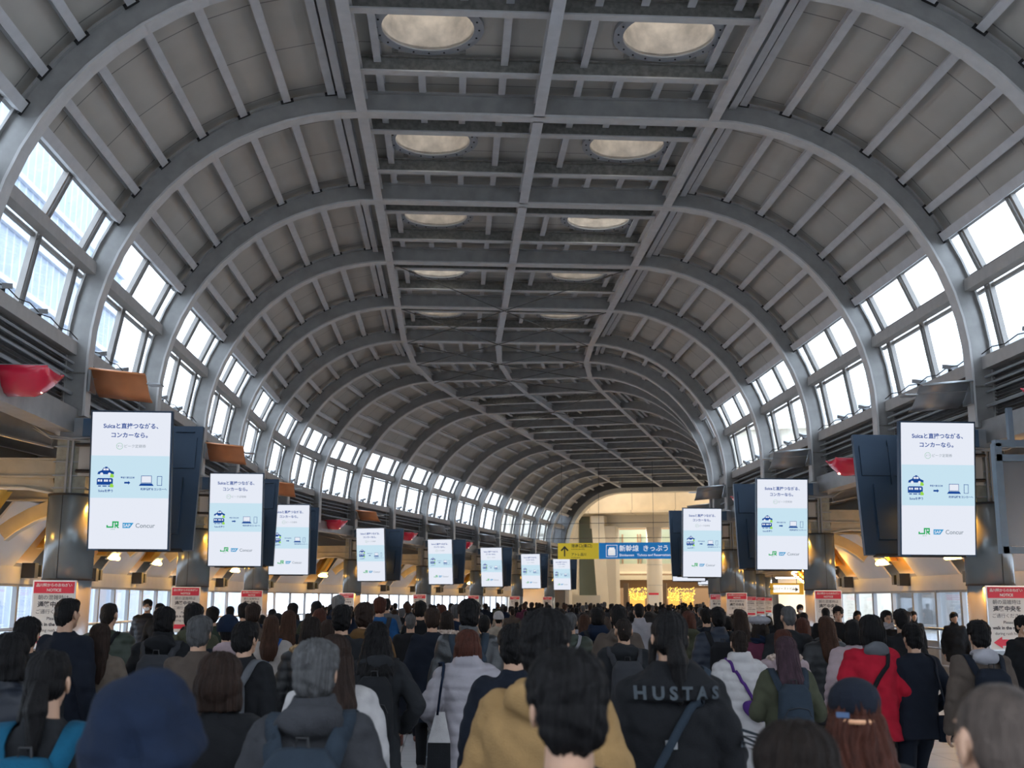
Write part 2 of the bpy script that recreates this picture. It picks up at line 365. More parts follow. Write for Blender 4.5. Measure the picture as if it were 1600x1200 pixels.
# clerestory windows, louvre band, eaves, aisle, per bay and side
nwin = 0
for k in range(-3, KMAX):
    for sgn in (-1, 1):
        sd = 'left' if sgn < 0 else 'right'
        rows = [((HW + .40), 5.62), None, None]
        zo = lambda z, r=.40: ((HW + r) if z <= ZC else (HW - RC) + math.sqrt(max(0, (RC + r) ** 2 - (z - ZC) ** 2)))
        zs = [5.58, 6.78, 7.72]; nwin += 1
        w = tag(empty('window_%d' % nwin), kind='structure')
        m = MB()
        for t in ((.12, .5, .88) if k < 17 else (.12, .5)):
            for dt in (-.018, .018):
                for z0, z1 in ((5.5, 6.78), (6.78, 7.58)):
                    m.beam(pt(k, t + dt, sgn * (zo(z0)), z0), pt(k, t + dt, sgn * zo(z1), z1), .035, .08, (1, 0, 0))
                
            for z0, z1 in ((5.5, 6.78), (6.78, 7.58)): m.beam(pt(k, t, sgn * (zo(z0) + .01), z0), pt(k, t, sgn * (zo(z1) + .01), z1), .06, .03, (1, 0, 0))
        for z, w_ in ((5.62, .05), (6.64, .05), (6.92, .05), (7.56, .06)):
            m.beam(pt(k, .01, sgn * zo(z), z), pt(k, .99, sgn * zo(z), z), .06, w_)
        m.build('window_frame', FRAME, w)
        m = MB()
        for z0, z1 in ((5.58, 6.75), (6.82, 7.70)):
            a, b, c, d = pt(k, .0, sgn * (zo(z0) + .05), z0), pt(k, 1, sgn * (zo(z0) + .05), z0), pt(k, 1, sgn * (zo(z1) + .05), z1), pt(k, 0, sgn * (zo(z1) + .05), z1)
            nn = (b - a).cross(d - a).normalized() * .012; m.add([a, b, c, d, a + nn, b + nn, c + nn, d + nn], [(0, 1, 2, 3), (7, 6, 5, 4), (0, 4, 5, 1), (1, 5, 6, 2), (2, 6, 7, 3), (3, 7, 4, 0)])
        m.build('window_pane', GLASS, w)
        m = MB(); m.beam(pt(k, .01, sgn * (zo(6.75) - .10), 6.77), pt(k, .99, sgn * (zo(6.75) - .10), 6.77), .16, .19); m.build('transom', SILL, w)
        m = MB(); m.beam(pt(k, .01, sgn * (HW + .30), 5.52), pt(k, .99, sgn * (HW + .30), 5.52), .2, .2); m.build('window_sill', SILL, w)
        # louvre band wall
        wl = tag(empty('wall_%s' % sd), kind='structure')
        m = MB(); m.beam(pt(k, 0, sgn * (HW + .46), 5.0), pt(k, 1, sgn * (HW + .46), 5.0), .04, .95); m.build('backing_panel', mat('louvre_backing', (.10, .10, .105), .7), wl)
        m = MB()
        for i in range(14): m.beam(pt(k, .02, sgn * (HW + .36), 4.70 + i * .054), pt(k, .98, sgn * (HW + .36), 4.70 + i * .054), .06, .014, (sgn * .5, 0, 1))
        for t in (.25, .5, .75): m.beam(pt(k, t, sgn * (HW + .32), 4.65), pt(k, t, sgn * (HW + .32), 5.45), .05, .05)
        m.build('louvre', LOUV, wl)
        m = MB()
        for z, r_ in ((5.3, .02), (5.18, .02), (5.06, .02), (4.84, .03)): m.tube([pt(k, .0, sgn * (HW + .24), z), pt(k, 1, sgn * (HW + .24), z)], r_, 6)
        m.build('conduit', GREYP, wl)
        m = MB(); m.beam(pt(k, 0, sgn * (HW + .28), 4.42), pt(k, 1, sgn * (HW + .28), 4.42), .34, .36); m.build('eave_beam', STEEL, wl)
        # aisle roof, outer wall
        m = MB(); m.sheet([[pt(k, t, sgn * o, z) for t in (0, 1)] for o, z in ((HW + .45, 4.62), (HW + 3.7, 5.45))], .1); tag(m.build('ceiling', mat('aisle_roof_dark', (.16, .155, .14), .7)), kind='structure')
        m = MB()
        for i in range(9):
            o = HW + .7 + i * .33; m.beam(pt(k, 0, sgn * o, 4.60 + i * .084), pt(k, 1, sgn * o, 4.60 + i * .084), .05, .1)
        m.build('roof_corrugation', BEIGE, wl)
        ow = tag(empty('wall_outer_%s' % sd), kind='structure')
        m = MB(); m.beam(pt(k, 0, sgn * (HW + 3.32), 2.30), pt(k, 1, sgn * (HW + 3.32), 2.30), .16, .34)
        m.build('fascia', mat('fascia_grey', (.58, .58, .57), .45, .2, .05, 3), ow)
        m = MB(); m.beam(pt(k, 0, sgn * (HW + 3.34), .46), pt(k, 1, sgn * (HW + 3.34), .46), .14, .92); m.build('dado', mat('dado_grey', (.36, .37, .38), .5, .1, .05, 3), ow)
        m = MB(); m.beam(pt(k, 0, sgn * (HW + 3.60), 4.0), pt(k, 1, sgn * (HW + 3.60), 4.0), .06, 3.1); m.build('upper_backing', mat('aisle_backing', (.30, .28, .24), .7), ow)
        nwin += 1; w2 = tag(empty('window_%d' % nwin), kind='structure'); m = MB()
        for t in (.0, .333, .666): m.beam(pt(k, t, sgn * (HW + 3.30), .9), pt(k, t, sgn * (HW + 3.30), 2.14), .11, .09, (1, 0, 0))
        m.beam(pt(k, 0, sgn * (HW + 3.30), 2.11), pt(k, 1, sgn * (HW + 3.30), 2.11), .08, .06); m.beam(pt(k, 0, sgn * (HW + 3.30), .95), pt(k, 1, sgn * (HW + 3.30), .95), .12, .06)
        m.build('window_frame', GREYP, w2)
        m = MB(); m.beam(pt(k, 0, sgn * (HW + 3.36), 1.53), pt(k, 1, sgn * (HW + 3.36), 1.53), .012, 1.2); m.build('window_pane', GLASS, w2)
        # leaning white panels and amber recesses
        if k < 0: continue
        white = lambda u: (HW + 2.45 + .85 * u, 3.62 - 1.16 * u)
        m = MB(); m.sheet([[pt(k, t, sgn * white(u)[0], white(u)[1]) for t in (.02, .60)] for u in (0, .5, 1)], .04 * -sgn); 
        tag(m.build('leaning_panel', WHITEP), 'white leaning wall panel above the %s window band, %s bay' % (sd, ORD[k]) , 'wall panel', 'leaning white panels of the aisles')
        rc = thing('amber_recess', 'amber lit recess with curved reflector above the %s windows, %s bay' % (sd, ORD[k]), 'light recess', pt(k, .8, sgn * (HW + 3.2), 2.5), 0, 'amber recesses of the aisles')
        iv = Matrix.Translation(-pt(k, .8, sgn * (HW + 3.2), 2.5))
        def rp(mb, name, m_, smooth=False): mb.v = [tuple(iv @ Vector(p)) for p in mb.v]; return mb.build(name, m_, rc, smooth)
        m = MB(); m.sheet([[pt(k, t, sgn * (white(u)[0] + .2), white(u)[1] + .1) for t in (.6, .99)] for u in (0, 1)], .03 * -sgn); rp(m, 'back_sheet', AMBER_LIT)
        m = MB(); m.sheet([[pt(k, t, sgn * (white(u)[0] + .25 * math.cos(t * 30) - .02 - .12 * u), white(u)[1] + .08) for t in (.70, .74, .78, .82, .86, .9)] for u in (0, .3, .6, .72)], .02 * -sgn); rp(m, 'curved_fin', AMBER_LIT, True)
        m = MB(); m.sheet([[pt(k, t, sgn * (HW + 2.50 + .22 * u), 2.86 + .1 * math.cos(u * 3.1)) for t in (.62, .80)] for u in (0, .35, .7, 1)], .02); rp(m, 'lamp_reflector', mat('lamp_white', (.85, .8, .7), .3), True)
        m = MB(); m.tube([pt(k, .63, sgn * (HW + 2.62), 2.80), pt(k, .80, sgn * (HW + 2.62), 2.80)], .045, 8); rp(m, 'lamp_tube', AMBER)
        sp = thing('speaker_box', 'dark box loudspeaker bracketed on the %s fascia, %s bay' % (sd, ORD[k]), 'loudspeaker', pt(k, .7, sgn * (HW + 3.1), 2.4), -frame_(k)[2], 'loudspeakers on the side fascias')
        m = MB(); m.box((0, 0, 0), (.26, .2, .3)); m.build('housing', DARK, sp)
        m = MB(); m.box((0, .42, .0), (.2, .14, .24)); m.build('housing', DARK, sp)
        m = MB(); m.tube([(sgn * .14, 0, 0), (0, .2, -.02), (0, .4, 0)], .02, 6); m.build('bracket', BLACK, sp)
        if 1 <= k <= 12:
            for t in (.3, .62):
                sl = thing('sill_spotlight', 'small dark spotlight on the %s window sill, %s, %s bay' % (sd, 'nearer one' if t < .5 else 'further one', ORD[k]), 'spotlight', pt(k, t, sgn * (HW + .26), 5.66), -frame_(k)[2], 'spotlights on the window sills')
                m = MB(); m.box((0, 0, .06), (.12, .34, .07), Matrix.Rotation(.25, 3, 'X')); m.build('housing', GREYP, sl)
                m = MB(); m.box((0, 0, 0), (.05, .06, .1)); m.build('foot', BLACK, sl)
            m = MB(); m.tube([pt(k, t / 10, sgn * (HW + .21), 5.66 + .05 * math.sin(t * 1.57) ** 2) for t in range(11)], .009, 5)
            tag(m.build('sill_cable', BLACK), 'thin cable along the %s window sill in the %s bay' % (sd, ORD[k]), 'cable', 'cables on the window sills')
    # frames of the side aisles at each arch
for k in range(0, KMAX):
    for sgn in (-1, 1):
        sd = 'left' if sgn < 0 else 'right'
        af = thing('aisle_frame', 'beige beams and curved rib over the %s side aisle at the %s arch' % (sd, ORD[k]), 'aisle beam', fp(k, sgn * (HW + .6), 4.4), -frame_(k)[2], 'side aisle frames')
        m = MB(); v = lambda o, z: (sgn * (o - .6), 0, z - 4.4)
        for y in (0,):
            A, B = v(.45, 4.22), v(3.6, 4.95)
            d = Vector(B) - Vector(A); upv = Vector((-d.z * sgn, 0, abs(d.x))).normalized()
            m.beam(A, B, .03, .36, upv); m.beam(Vector(A) + upv * .18, Vector(B) + upv * .18, .24, .025, upv); m.beam(Vector(A) - upv * .18, Vector(B) - upv * .18, .24, .025, upv)
        m.build('inclined_girder', STEEL, af)
        m = MB(); m.beam(v(.3, 3.72), v(3.55, 3.72), .16, .24); m.beam(v(.3, 3.59), v(3.55, 3.59), .24, .03); m.beam(v(.3, 3.85), v(3.55, 3.85), .24, .03); m.build('tie_beam', BEIGE, af)
        P = [(.35, 3.36), (.8, 3.44), (1.25, 3.44), (1.7, 3.36), (2.05, 3.22), (2.35, 3.04), (2.55, 2.88)]
        rings = []
        for i, (o, z) in enumerate(P):
            o2, z2 = (o + .06 + .02 * i, z + .26 - .01 * i); rings.append([v(o, z)[:1] + (-.05,) + v(o, z)[2:], v(o, z)[:1] + (.05,) + v(o, z)[2:], v(o2, z2)[:1] + (.05,) + v(o2, z2)[2:], v(o2, z2)[:1] + (-.05,) + v(o2, z2)[2:]])
        m = MB(); m.loft(rings); m.build('curved_rib', BEIGE, af)
        rings = []
        for i, (o, z) in enumerate(P): x = v(o, z); rings.append([(x[0], -.11, x[2]), (x[0], .11, x[2]), (x[0], .11, x[2] - .025), (x[0], -.11, x[2] - .025)])
        m = MB(); m.loft(rings); m.build('rib_edge', mat('rib_edge_cream', (.62, .58, .48), .5), af)
# ---------------------------------------------------------------- pillars with notices
def notice(w, h, left):
    pass
PIL = [0, 2, 4, 6, 9, 11, 13, 15, 17]
proto_notice = {}
def notice_parts(root, arrow):
    """board hung on a pillar, faces -Y, origin at top centre"""
    key = arrow
    if key not in proto_notice:
        W, H = .56, .90; L = []
        m = MB(); m.box((0, .012, -H / 2), (W + .04, .02, H + .04)); L.append(('board_frame', m.mesh('board_frame', ALU)))
        m = MB(); m.box((0, 0, -H / 2), (W, .006, H)); L.append(('board', m.mesh('board', mat('notice_white', (.74, .73, .69), .35))))
        m = MB(); m.box((0, -.006, -.08), (W, .006, .16)); L.append(('red_header', m.mesh('red_header', mat('notice_red', (.72, .03, .07), .4)))); m = MB()
        z = -.80
        ax = .10 if arrow == 'left' else -.10; s_ = -1 if arrow == 'left' else 1
        m.box((.06 * -s_, -.006, z), (.34, .004, .09)); x0 = .11 * s_
        m.add([(x0, -.008, z + .085), (x0, -.008, z - .085), (x0 + .13 * s_, -.008, z)], [(0, 1, 2) if s_ > 0 else (0, 2, 1)])
        L.append(('red_arrow', m.mesh('red_arrow', mat('notice_red', (.72, .03, .07), .4))))
        m = MB(); text_mb('品川駅からのおねがい', .050, m, (0, -.011, -.065), (1, 0, 0), (0, 0, 1), .001); text_mb('NOTICE', .055, m, (0, -.011, -.135), (1, 0, 0), (0, 0, 1), .0015)
        L.append(('header_text', m.mesh('header_text', mat('notice_header_text', (.85, .82, .8), .5))))
        m = MB(); text_mb('朝の混雑時は', .072, m, (0, -.006, -.245), (1, 0, 0), (0, 0, 1), .0); text_mb('通路中央を', .085, m, (0, -.006, -.345), (1, 0, 0), (0, 0, 1), .0025)
        text_mb('ご通行ください', .068, m, (0, -.006, -.44), (1, 0, 0), (0, 0, 1)); text_mb('Please', .06, m, (0, -.006, -.53), (1, 0, 0), (0, 0, 1), .0005)
        text_mb('walk in the middle', .064, m, (0, -.006, -.61), (1, 0, 0), (0, 0, 1), .002); text_mb('during rush hours', .058, m, (0, -.006, -.69), (1, 0, 0), (0, 0, 1))
        L.append(('notice_text', m.mesh('notice_text', mat('notice_text_black', (.06, .06, .07), .6))))
        proto_notice[key] = L
    host = root
    for n, me in proto_notice[key]:
        o = link(n, me, root if n in ('board_frame', 'board') else host)
        if n == 'board': host = o
def display_mesh():
    L = []; W, H = 1.10, 1.94   # origin centre, faces -Y
    m = MB(); m.box((0, .05, 0), (W + .05, .09, H + .05)); L.append(('housing', m.mesh('housing', NAVYM)))
    m = MB(); m.box((0, 0.0, 0), (W, .012, H)); L.append(('screen', m.mesh('screen', WHITEE)))
    y = -.008; m = MB(); m.box((0, y, .05), (W, .003, .60)); L.append(('blue_band', m.mesh('blue_band', BLUEE)))
    y = -.012; X, U = (1, 0, 0), (0, 0, 1)
    m = MB(); text_mb('Suicaと直接つながる、', .082, m, (.02, y, .745), X, U, .002); text_mb('コンカーなら。', .082, m, (0.0, y, .615), X, U, .002)
    text_mb('Suicaを使う', .042, m, (-.33, y, -.165), X, U, .001); text_mb('最短で翌日反映', .028, m, (-.03, y, .03), X, U, .0006); text_mb('利用情報をコンカーへ', .037, m, (.34, y, -.135), X, U, .001)
    def q(x0, z0, x1, z1, yy=y): m.add([(x0, yy, z0), (x1, yy, z0), (x1, yy, z1), (x0, yy, z1)], [(0, 1, 2, 3)])
    def poly(P, yy=y): m.add([(a, yy, b) for a, b in P], [tuple(range(len(P)))])
    # car
    poly([(-.455, .085), (-.225, .085), (-.222, .118), (-.27, .138), (-.40, .138), (-.445, .118)]); poly([(-.395, .138), (-.372, .178), (-.30, .178), (-.272, .138)]); q(-.35, .178, -.315, .192)
    q(-.46, -.065, -.235, .02); q(-.45, .02, -.245, .03); q(-.44, -.09, -.40, -.075); q(-.38, -.09, -.32, -.075); q(-.30, -.09, -.26, -.075)
    poly([(-.075, -.045), (-.02, -.045), (-.02, -.06), (.01, -.033), (-.02, -.005), (-.02, -.02), (-.075, -.02)])
    def rectl(x0, z0, x1, z1, t): q(x0, z0, x1, z0 + t); q(x0, z1 - t, x1, z1); q(x0, z0, x0 + t, z1); q(x1 - t, z0, x1, z1)
    rectl(.16, -.035, .31, .07, .007); poly([(.13, -.075), (.34, -.075), (.315, -.04), (.155, -.04)]); rectl(.385, -.07, .455, .065, .007)
    L.append(('navy_print', m.mesh('navy_print', NAVYE)))
    y2 = -.015; m = MB()
    for a in (-.372, -.332): q(a, .140, a + .034, .168, y2)
    for cx_ in (-.395, -.285):
        poly([(cx_ + .022 * math.cos(i * .7), .088 + .022 * math.sin(i * .7)) for i in range(9)], y2)
    for a in (-.445, -.41, -.36, -.33, -.285): q(a, -.02, a + .026, .01, y2)
    q(.168, -.028, .302, .063, y2)
    L.append(('white_detail', m.mesh('white_detail', WHITEE)))
    m = MB(); y = -.017; 
    for zc in (.065, -.075): poly([(-.275, zc - .025), (-.225, zc - .025), (-.22, zc + .0), (-.245, zc + .03), (-.27, zc + .022)], y)
    L.append(('green_card', m.mesh('green_card', LIMEE)))
    y = -.012; m = MB(); text_mb('ピーク定期券', .052, m, (.06, y, .468), X, U); text_mb('オフ', .034, m, (-.155, y, .474), X, U)
    text_mb('Concur', .088, m, (.235, y, -.668), X, U, .0012); L.append(('grey_print', m.mesh('grey_print', GREYE)))
    m = MB()
    def ring(cx_, cz, r, t, a0=0, a1=6.2832, n=28):
        for i in range(n):
            a, b = a0 + (a1 - a0) * i / n, a0 + (a1 - a0) * (i + 1) / n
            m.add([(cx_ + r * math.cos(a), y, cz + r * math.sin(a)), (cx_ + r * math.cos(b), y, cz + r * math.sin(b)), (cx_ + (r + t) * math.cos(b), y, cz + (r + t) * math.sin(b)), (cx_ + (r + t) * math.cos(a), y, cz + (r + t) * math.sin(a))], [(0, 1, 2, 3)])
    ring(-.155, .486, .042, .004)
    # interlocked J and R of the railway logo
    q(-.225, -.655, -.205, -.60); q(-.305, -.672, -.205, -.652); q(-.305, -.672, -.285, -.635); q(-.225, -.60, -.135, -.58); q(-.155, -.64, -.135, -.58); q(-.19, -.645, -.135, -.625)
    poly([(-.175, -.645), (-.15, -.645), (-.125, -.675), (-.15, -.675)]); q(-.19, -.675, -.175, -.60); text_mb('JR東日本', .016, m, (-.215, y, -.70), X, U)
    L.append(('green_print', m.mesh('green_print', GREENE)))
    m = MB(); poly([(-.08, -.675), (.02, -.675), (.075, -.60), (-.08, -.60)]); L.append(('blue_logo', m.mesh('blue_logo', SKYE)))
    y = -.016; m = MB(); text_mb('SAP', .062, m, (-.02, y, -.66), X, U, .001); L.append(('logo_text', m.mesh('logo_text', WHITEE)))
    # back details
    m = MB(); m.box((0, .105, .55), (W * .9, .03, .5)); m.box((0, .115, -.3), (W * .6, .05, .9)); m.box((-.3, .11, .9), (.3, .03, .02)); m.box((0, .11, 0), (.05, .05, 1.8)); L.append(('rear_casing', m.mesh('rear_casing', NAVYM)))
    m = MB(); m.box((0, .06, -.995), (W * .75, .14, .03)); L.append(('cable_tray', m.mesh('cable_tray', BLACK)))
    return L
DISP = display_mesh()
npl = 0
for k in PIL:
    npl += 1
    for sgn in (-1, 1):
        sd = 'left' if sgn < 0 else 'right'; an = frame_(k)[2]; c = fp(k, sgn * PW, 0)
        which = ['pillar beside the camera', 'nearest full pillar'][npl - 1] if npl < 3 else '%s pillar away' % ORD[npl - 1]
        p = thing('pillar', 'round steel-clad pillar, %s on the %s row' % (which, sd), 'pillar', c, -an, 'round pillars along the hall')
        m = MB(); m.cyl((0, 0), .335, 0, 2.12); m.build('lower_cladding', CLADLOW, p, True)
        m = MB(); m.cyl((0, 0), .345, 2.12, 3.32); m.build('upper_cladding', CLAD, p, True)
        m = MB(); m.cyl((0, 0), .35, 2.10, 2.125); m.box((.04 * sgn, -.3455, 2.72), (.006, .004, 1.2)); m.cyl((0, 0), .352, 3.31, 3.34); m.build('cladding_joint', BLACK, p)
        m = MB(); m.box((0, 0, 3.75), (.44, .44, .84)); m.build('capital', CAPM, p)
        m = MB()
        for z in (3.42, 3.6, 3.8, 4.02): m.box((0, -.235, z), (.5, .02, .02)); m.box((0, -.15, z), (.5, .2, .012))
        m.box((.02, -.25, 3.72), (.03, .03, .8)); m.box((-.05, -.25, 3.72), (.03, .03, .8)); m.build('capital_rods', GREYP, p)
        m = MB(); m.box((-.20 * sgn, -.25, 3.85), (.16, .06, .52)); m.build('junction_box', mat('junction_grey', (.45, .45, .43), .5), p)
        m = MB(); m.box((0, 0, 4.28), (.40, .4, .34)); m.build('neck', GREYP, p)
        m = MB(); m.box((-.26 * sgn, -.22, 4.3), (.22, .14, .26)); m.build('blue_box', mat('blue_enamel', (.05, .11, .2), .5), p)
        m = MB(); m.tube([(sgn * .6, -.2, 4.35), (sgn * .35, -.24, 4.18), (0, -.26, 4.14), (-.3 * sgn, -.24, 4.16)], .02, 6); m.tube([(sgn * .6, -.16, 4.3), (sgn * .3, -.26, 4.14), (-.3 * sgn, -.26, 4.1)], .015, 6); m.build('cable', GREYP, p)
        nb = thing('notice_board', 'red and white walking notice on the %s, %s row' % (which, sd), 'notice board', pt(k, 0, sgn * PW, 2.10) + Vector((-.36 * math.sin(an), -.36 * math.cos(an), 0)) + Vector((.05 * math.cos(an) if sgn > 0 else -.05, 0, -.02)), -an, 'notices on the pillars')
        notice_parts(nb, 'left' if sgn > 0 else 'right')
        if k == 0: continue
        for j, dy in enumerate((-.55, 1.15)):
            cpos = fp(k, sgn * (PW - .95), 3.505) if j == 0 else fp(k, sgn * (PW - .98), 3.56)
            cpos = cpos + Vector((math.sin(an) * dy, math.cos(an) * dy, 0))
            d = thing('display_screen', ('bright portrait advertising screen at the %s, %s row' if j == 0 else 'dark-backed display behind the lit one, %s, %s row') % (which, sd), 'display', cpos, -an + (math.pi if j else 0), 'portrait displays' if j == 0 else 'rear displays seen from behind')
            d.rotation_euler = (math.radians(7.5 if j == 0 else 8.5), 0, -an + (math.pi if j else 0))
            d.rotation_mode = 'XYZ'
            host = d
            for n, me in DISP:
                o = link(n, me, d if n in ('housing', 'screen', 'rear_casing', 'cable_tray') else host)
                if n == 'screen': host = o
            q_ = sgn * (1 if j == 0 else -1); m = MB()
            for zb in (.12, .5): m.tube([(q_ * .93, .52 if j == 0 else 1.1, zb), (q_ * .85, .3, zb), (q_ * .3, .12, zb)], .03, 6)
            m.build('bracket_arm', BLACK, d)
        # curved reflector lamp on the arch leg above
        orange = sgn < 0 and npl in (2, 3, 4, 5)
        lp = thing('reflector_lamp', '%s curved reflector lamp above the %s, %s row' % ('orange' if orange else 'grey', which, sd), 'lamp', fp(k, sgn * (HW - .02), 5.08), -an, 'curved reflectors on the arch legs')
        S = ORANGE if orange else GREYSHEET; rows = []
        prof_ = [(-.30, .10), (-.24, .13), (-.16, .11), (-.06, .02), (.04, -.09), (.16, -.17), (.30, -.21)]
        for x in (0.05, .45, .85): rows.append([(-sgn * x, y_ * 1.0, z_ - .10 * x) for y_, z_ in prof_])
        m = MB(); m.sheet(rows, .015); m.build('reflector_sheet', S, lp, True)
        m = MB(); m.tube([(0, -.05, 0), (-sgn * .86, -.05, -.06)], .012, 6); m.box((-sgn * .02, 0, -.05), (.04, .3, .34)); m.box((-sgn * .95, .02, -.08), (.2, .24, .02)); m.build('bracket', ALU, lp)
        # red half-round lamp outside the pillar
        if k <= 13:
            rl = thing('red_lamp', 'red half-round lamp on the eave before the %s, %s row' % (which, sd), 'lamp', pt(k - 1, .32, sgn * (HW - .46), 4.66), -an, 'red half-round lamps')
            rows = []
            for x in (0, .07, .14, .24, .4, .62):
                rows.append([(sgn * x, .30 * math.cos(a_), -.33 * math.sin(a_) * min(1, .12 + (x / .26) ** .6)) for a_ in [i * math.pi / 8 for i in range(9)]])
            m = MB(); m.sheet(rows, .015); m.build('shade', RED, rl, True)
            m = MB(); m.box((sgn * .33, 0, .0), (.58, .56, .03)); m.build('lid', GREYP, rl)
            m = MB(); m.tube([(sgn * .15, 0, -.26), (sgn * .55, 0, -.26)], .04, 8); m.build('lamp_tube', PINKL, rl)
            m = MB(); m.tube([(sgn * .3, .3, -.1), (sgn * .5, .4, .0), (sgn * .6, .4, -.1)], .03, 6); m.build('conduit', GREYP, rl)
        # small amber downlight on the inner side of the pillar
        dl = thing('pillar_downlight', 'small amber downlight on the %s, %s row' % (which, sd), 'lamp', fp(k, sgn * (PW - .56), 3.56) - Vector((0, .08, 0)), -an, 'amber downlights on the pillars')
        m = MB(); m.cyl((0, 0), .05, 0, .12, 16); m.build('housing', DARK, dl, True)
        m = MB(); m.cyl((0, 0), .04, -.012, 0, 16); m.build('lens', AMBER, dl)
        m = MB(); m.beam((0, 0, .08), (sgn * .42, .08, .12), .03, .03); m.build('bracket', DARK, dl)
        if k <= 9:
            ld = bpy.data.lights.new('downlight', 'SPOT'); ld.energy = 190; ld.color = (1, .40, .05); ld.spot_size = math.radians(64); ld.spot_blend = .9; ld.shadow_soft_size = .05
            lo = link('downlight_beam', ld, dl); lo.location = (0, 0, -.03); lo.rotation_euler = (.10, -sgn * .30, 0)
# ---------------------------------------------------------------- railings
for sgn in (-1, 1):
    sd = 'left' if sgn < 0 else 'right'
    for a0, a1 in ((-1, 3), (3, 6), (6, 9), (9, 13), (13, 17)):
        r = thing('handrail', 'steel handrail along the %s windows from the %s to %s arch' % (sd, ORD[max(a0, 1)], ORD[a1]), 'railing', (0, 0, 0), 0, 'side handrails')
        for z, rr in ((1.28, .03), (.86, .018), (.5, .018)):
            m = MB(); m.tube([fp(k, sgn * (HW + 2.7), z) for k in range(a0, a1 + 1)], rr, 8); m.build('rail', ALU, r, True)
        for k in range(a0, a1):
            for t in (0, .33, .66):
                m = MB(); p = pt(k, t, sgn * (HW + 2.7), 0); m.tube([p, p + Vector((0, 0, 1.28))], .025, 8); m.build('post', ALU, r)
        m = MB(); m.sheet([[fp(k, sgn * o, .1) for k in range(a0, a1 + 1)] for o in (HW + 2.62, HW + 2.8)], .1 * sgn); m.build('kerb', GREYP, r)
# floor
m = MB(); m.box((3, 40, -.1), (60, 140, .2)); o = m.build('floor', TILE); tag(o, kind='structure')
m = MB(); m.box((CX, -13, 5), (30, .3, 12)); tag(m.build('wall_back', mat('back_wall_grey', (.35, .35, .35), .7)), kind='structure')  # unseen wall added to shut out light where the concourse continues
# dark tile band
m = MB()
m.box((.15, 14, .003), (1.0, 60, .006)); tag(m.build('floor', mat('dark_floor_band', (.16, .18, .21), .25, 0, .1, 2)), kind='structure')
# belt barrier by the right pillar
bb = thing('belt_barrier', 'red belt barrier stretched beside the nearest right pillar', 'barrier', (9.1, 16.2, 0))
for x in (-.45, -1.9, .9):
    m = MB(); m.cyl((x, 0), .03, 0, .95, 12); m.cyl((x, 0), .16, 0, .03, 20); m.cyl((x, 0), .045, .80, .95, 12); m.build('post', DARK, bb, True)
m = MB(); m.beam((-1.9, 0, .88), (-.45, 0, .88), .006, .06); m.beam((-.45, 0, .88), (.9, 0, .80), .006, .06); m.build('belt', mat('belt_pink_red', (.8, .05, .1), .5), bb)
sf = thing('sign_frame', 'blue-grey steel sign frame hanging at the right edge beside the nearest pillar', 'sign frame', (8.15, 15.0, 0))
m = MB()
for x in (-.72, .72): m.box((x, 0, 3.25), (.10, .12, 1.5))
for z in (2.55, 3.80, 4.0): m.box((0, 0, z), (1.5, .12, .09))
m.build('frame', mat('frame_bluegrey', (.16, .22, .28), .45, .3, .1, 5), sf)
m = MB(); m.box((0, .03, 3.18), (1.36, .03, 1.15)); m.build('back_panel', mat('sign_back_metal', (.30, .33, .37), .25, .6, .05, 2), sf)
for x in (-.5, .3):
    m = MB(); m.beam((x, 0, 3.95), (x, 0, 4.5), .07, .07, (0, 1, 0)); m.build('hanger', mat('frame_bluegrey', (.16, .22, .28)), sf)
# ---------------------------------------------------------------- hanging direction sign
an = A9; c14 = fp(14, 0, 0) + Vector((math.sin(an) * 1.4, math.cos(an) * 1.4, 0))
sg = thing('direction_sign', 'yellow and blue hanging direction sign spanning the far end of the hall', 'sign', (c14.x, c14.y, 0), -an)
Z0, Z1 = 4.1, 4.97
m = MB(); m.box((-2.65, 0, (Z0 + Z1) / 2), (2.3, .12, Z1 - Z0)); m.build('yellow_panel', mat('sign_yellow', (.86, .66, .04), .5, emit=.12), sg)
m = MB(); m.box((1.95, 0, (Z0 + Z1) / 2), (6.9, .12, Z1 - Z0)); m.build('blue_panel', mat('sign_blue', (.012, .22, .60), .5, emit=.18), sg)
m = MB(); X, U = (1, 0, 0), (0, 0, 1); y = -.065
m.box((-3.42, y, 4.5), (.07, .004, .5)); m.beam((-3.42, y, 4.8), (-3.60, y, 4.58), .004, .07, (0, 1, 0)) if False else None
m.add([(-3.42, y, 4.82), (-3.65, y, 4.58), (-3.58, y, 4.53), (-3.42, y, 4.70), (-3.26, y, 4.53), (-3.19, y, 4.58)], [(0, 1, 2, 3), (0, 3, 4, 5)])
text_mb('港南口(東口)', .21, m, (-3.05, y, 4.74), X, U, .002, 'LEFT'); text_mb('Konan Exit (East Exit)', .085, m, (-3.05, y, 4.61), X, U, 0, 'LEFT'); text_mb('アトレ品川', .17, m, (-3.05, y, 4.29), X, U, .002, 'LEFT'); text_mb('atré Shinagawa', .085, m, (-3.05, y, 4.16), X, U, 0, 'LEFT')
m.build('black_lettering', mat('sign_ink', (.03, .03, .03), .5), sg)
m = MB()
def frm(x0, z0, x1, z1, t):
    for a, b, c, d in ((x0, z0, x1, z0 + t), (x0, z1 - t, x1, z1), (x0, z0, x0 + t, z1), (x1 - t, z0, x1, z1)): m.add([(a, y, b), (c, y, b), (c, y, d), (a, y, d)], [(0, 1, 2, 3)])
frm(-1.10, 4.2, -.48, 4.85, .025)
m.box((-.79, y, 4.46), (.40, .004, .34)); m.box((-.79, y, 4.66), (.30, .004, .12)); 
text_mb('新幹線  きっぷうりば', .36, m, (-.38, y, 4.53), X, U, .004, 'LEFT'); text_mb('Shinkansen   Tickets and Reservations', .185, m, (-.38, y, 4.24), X, U, .002, 'LEFT')
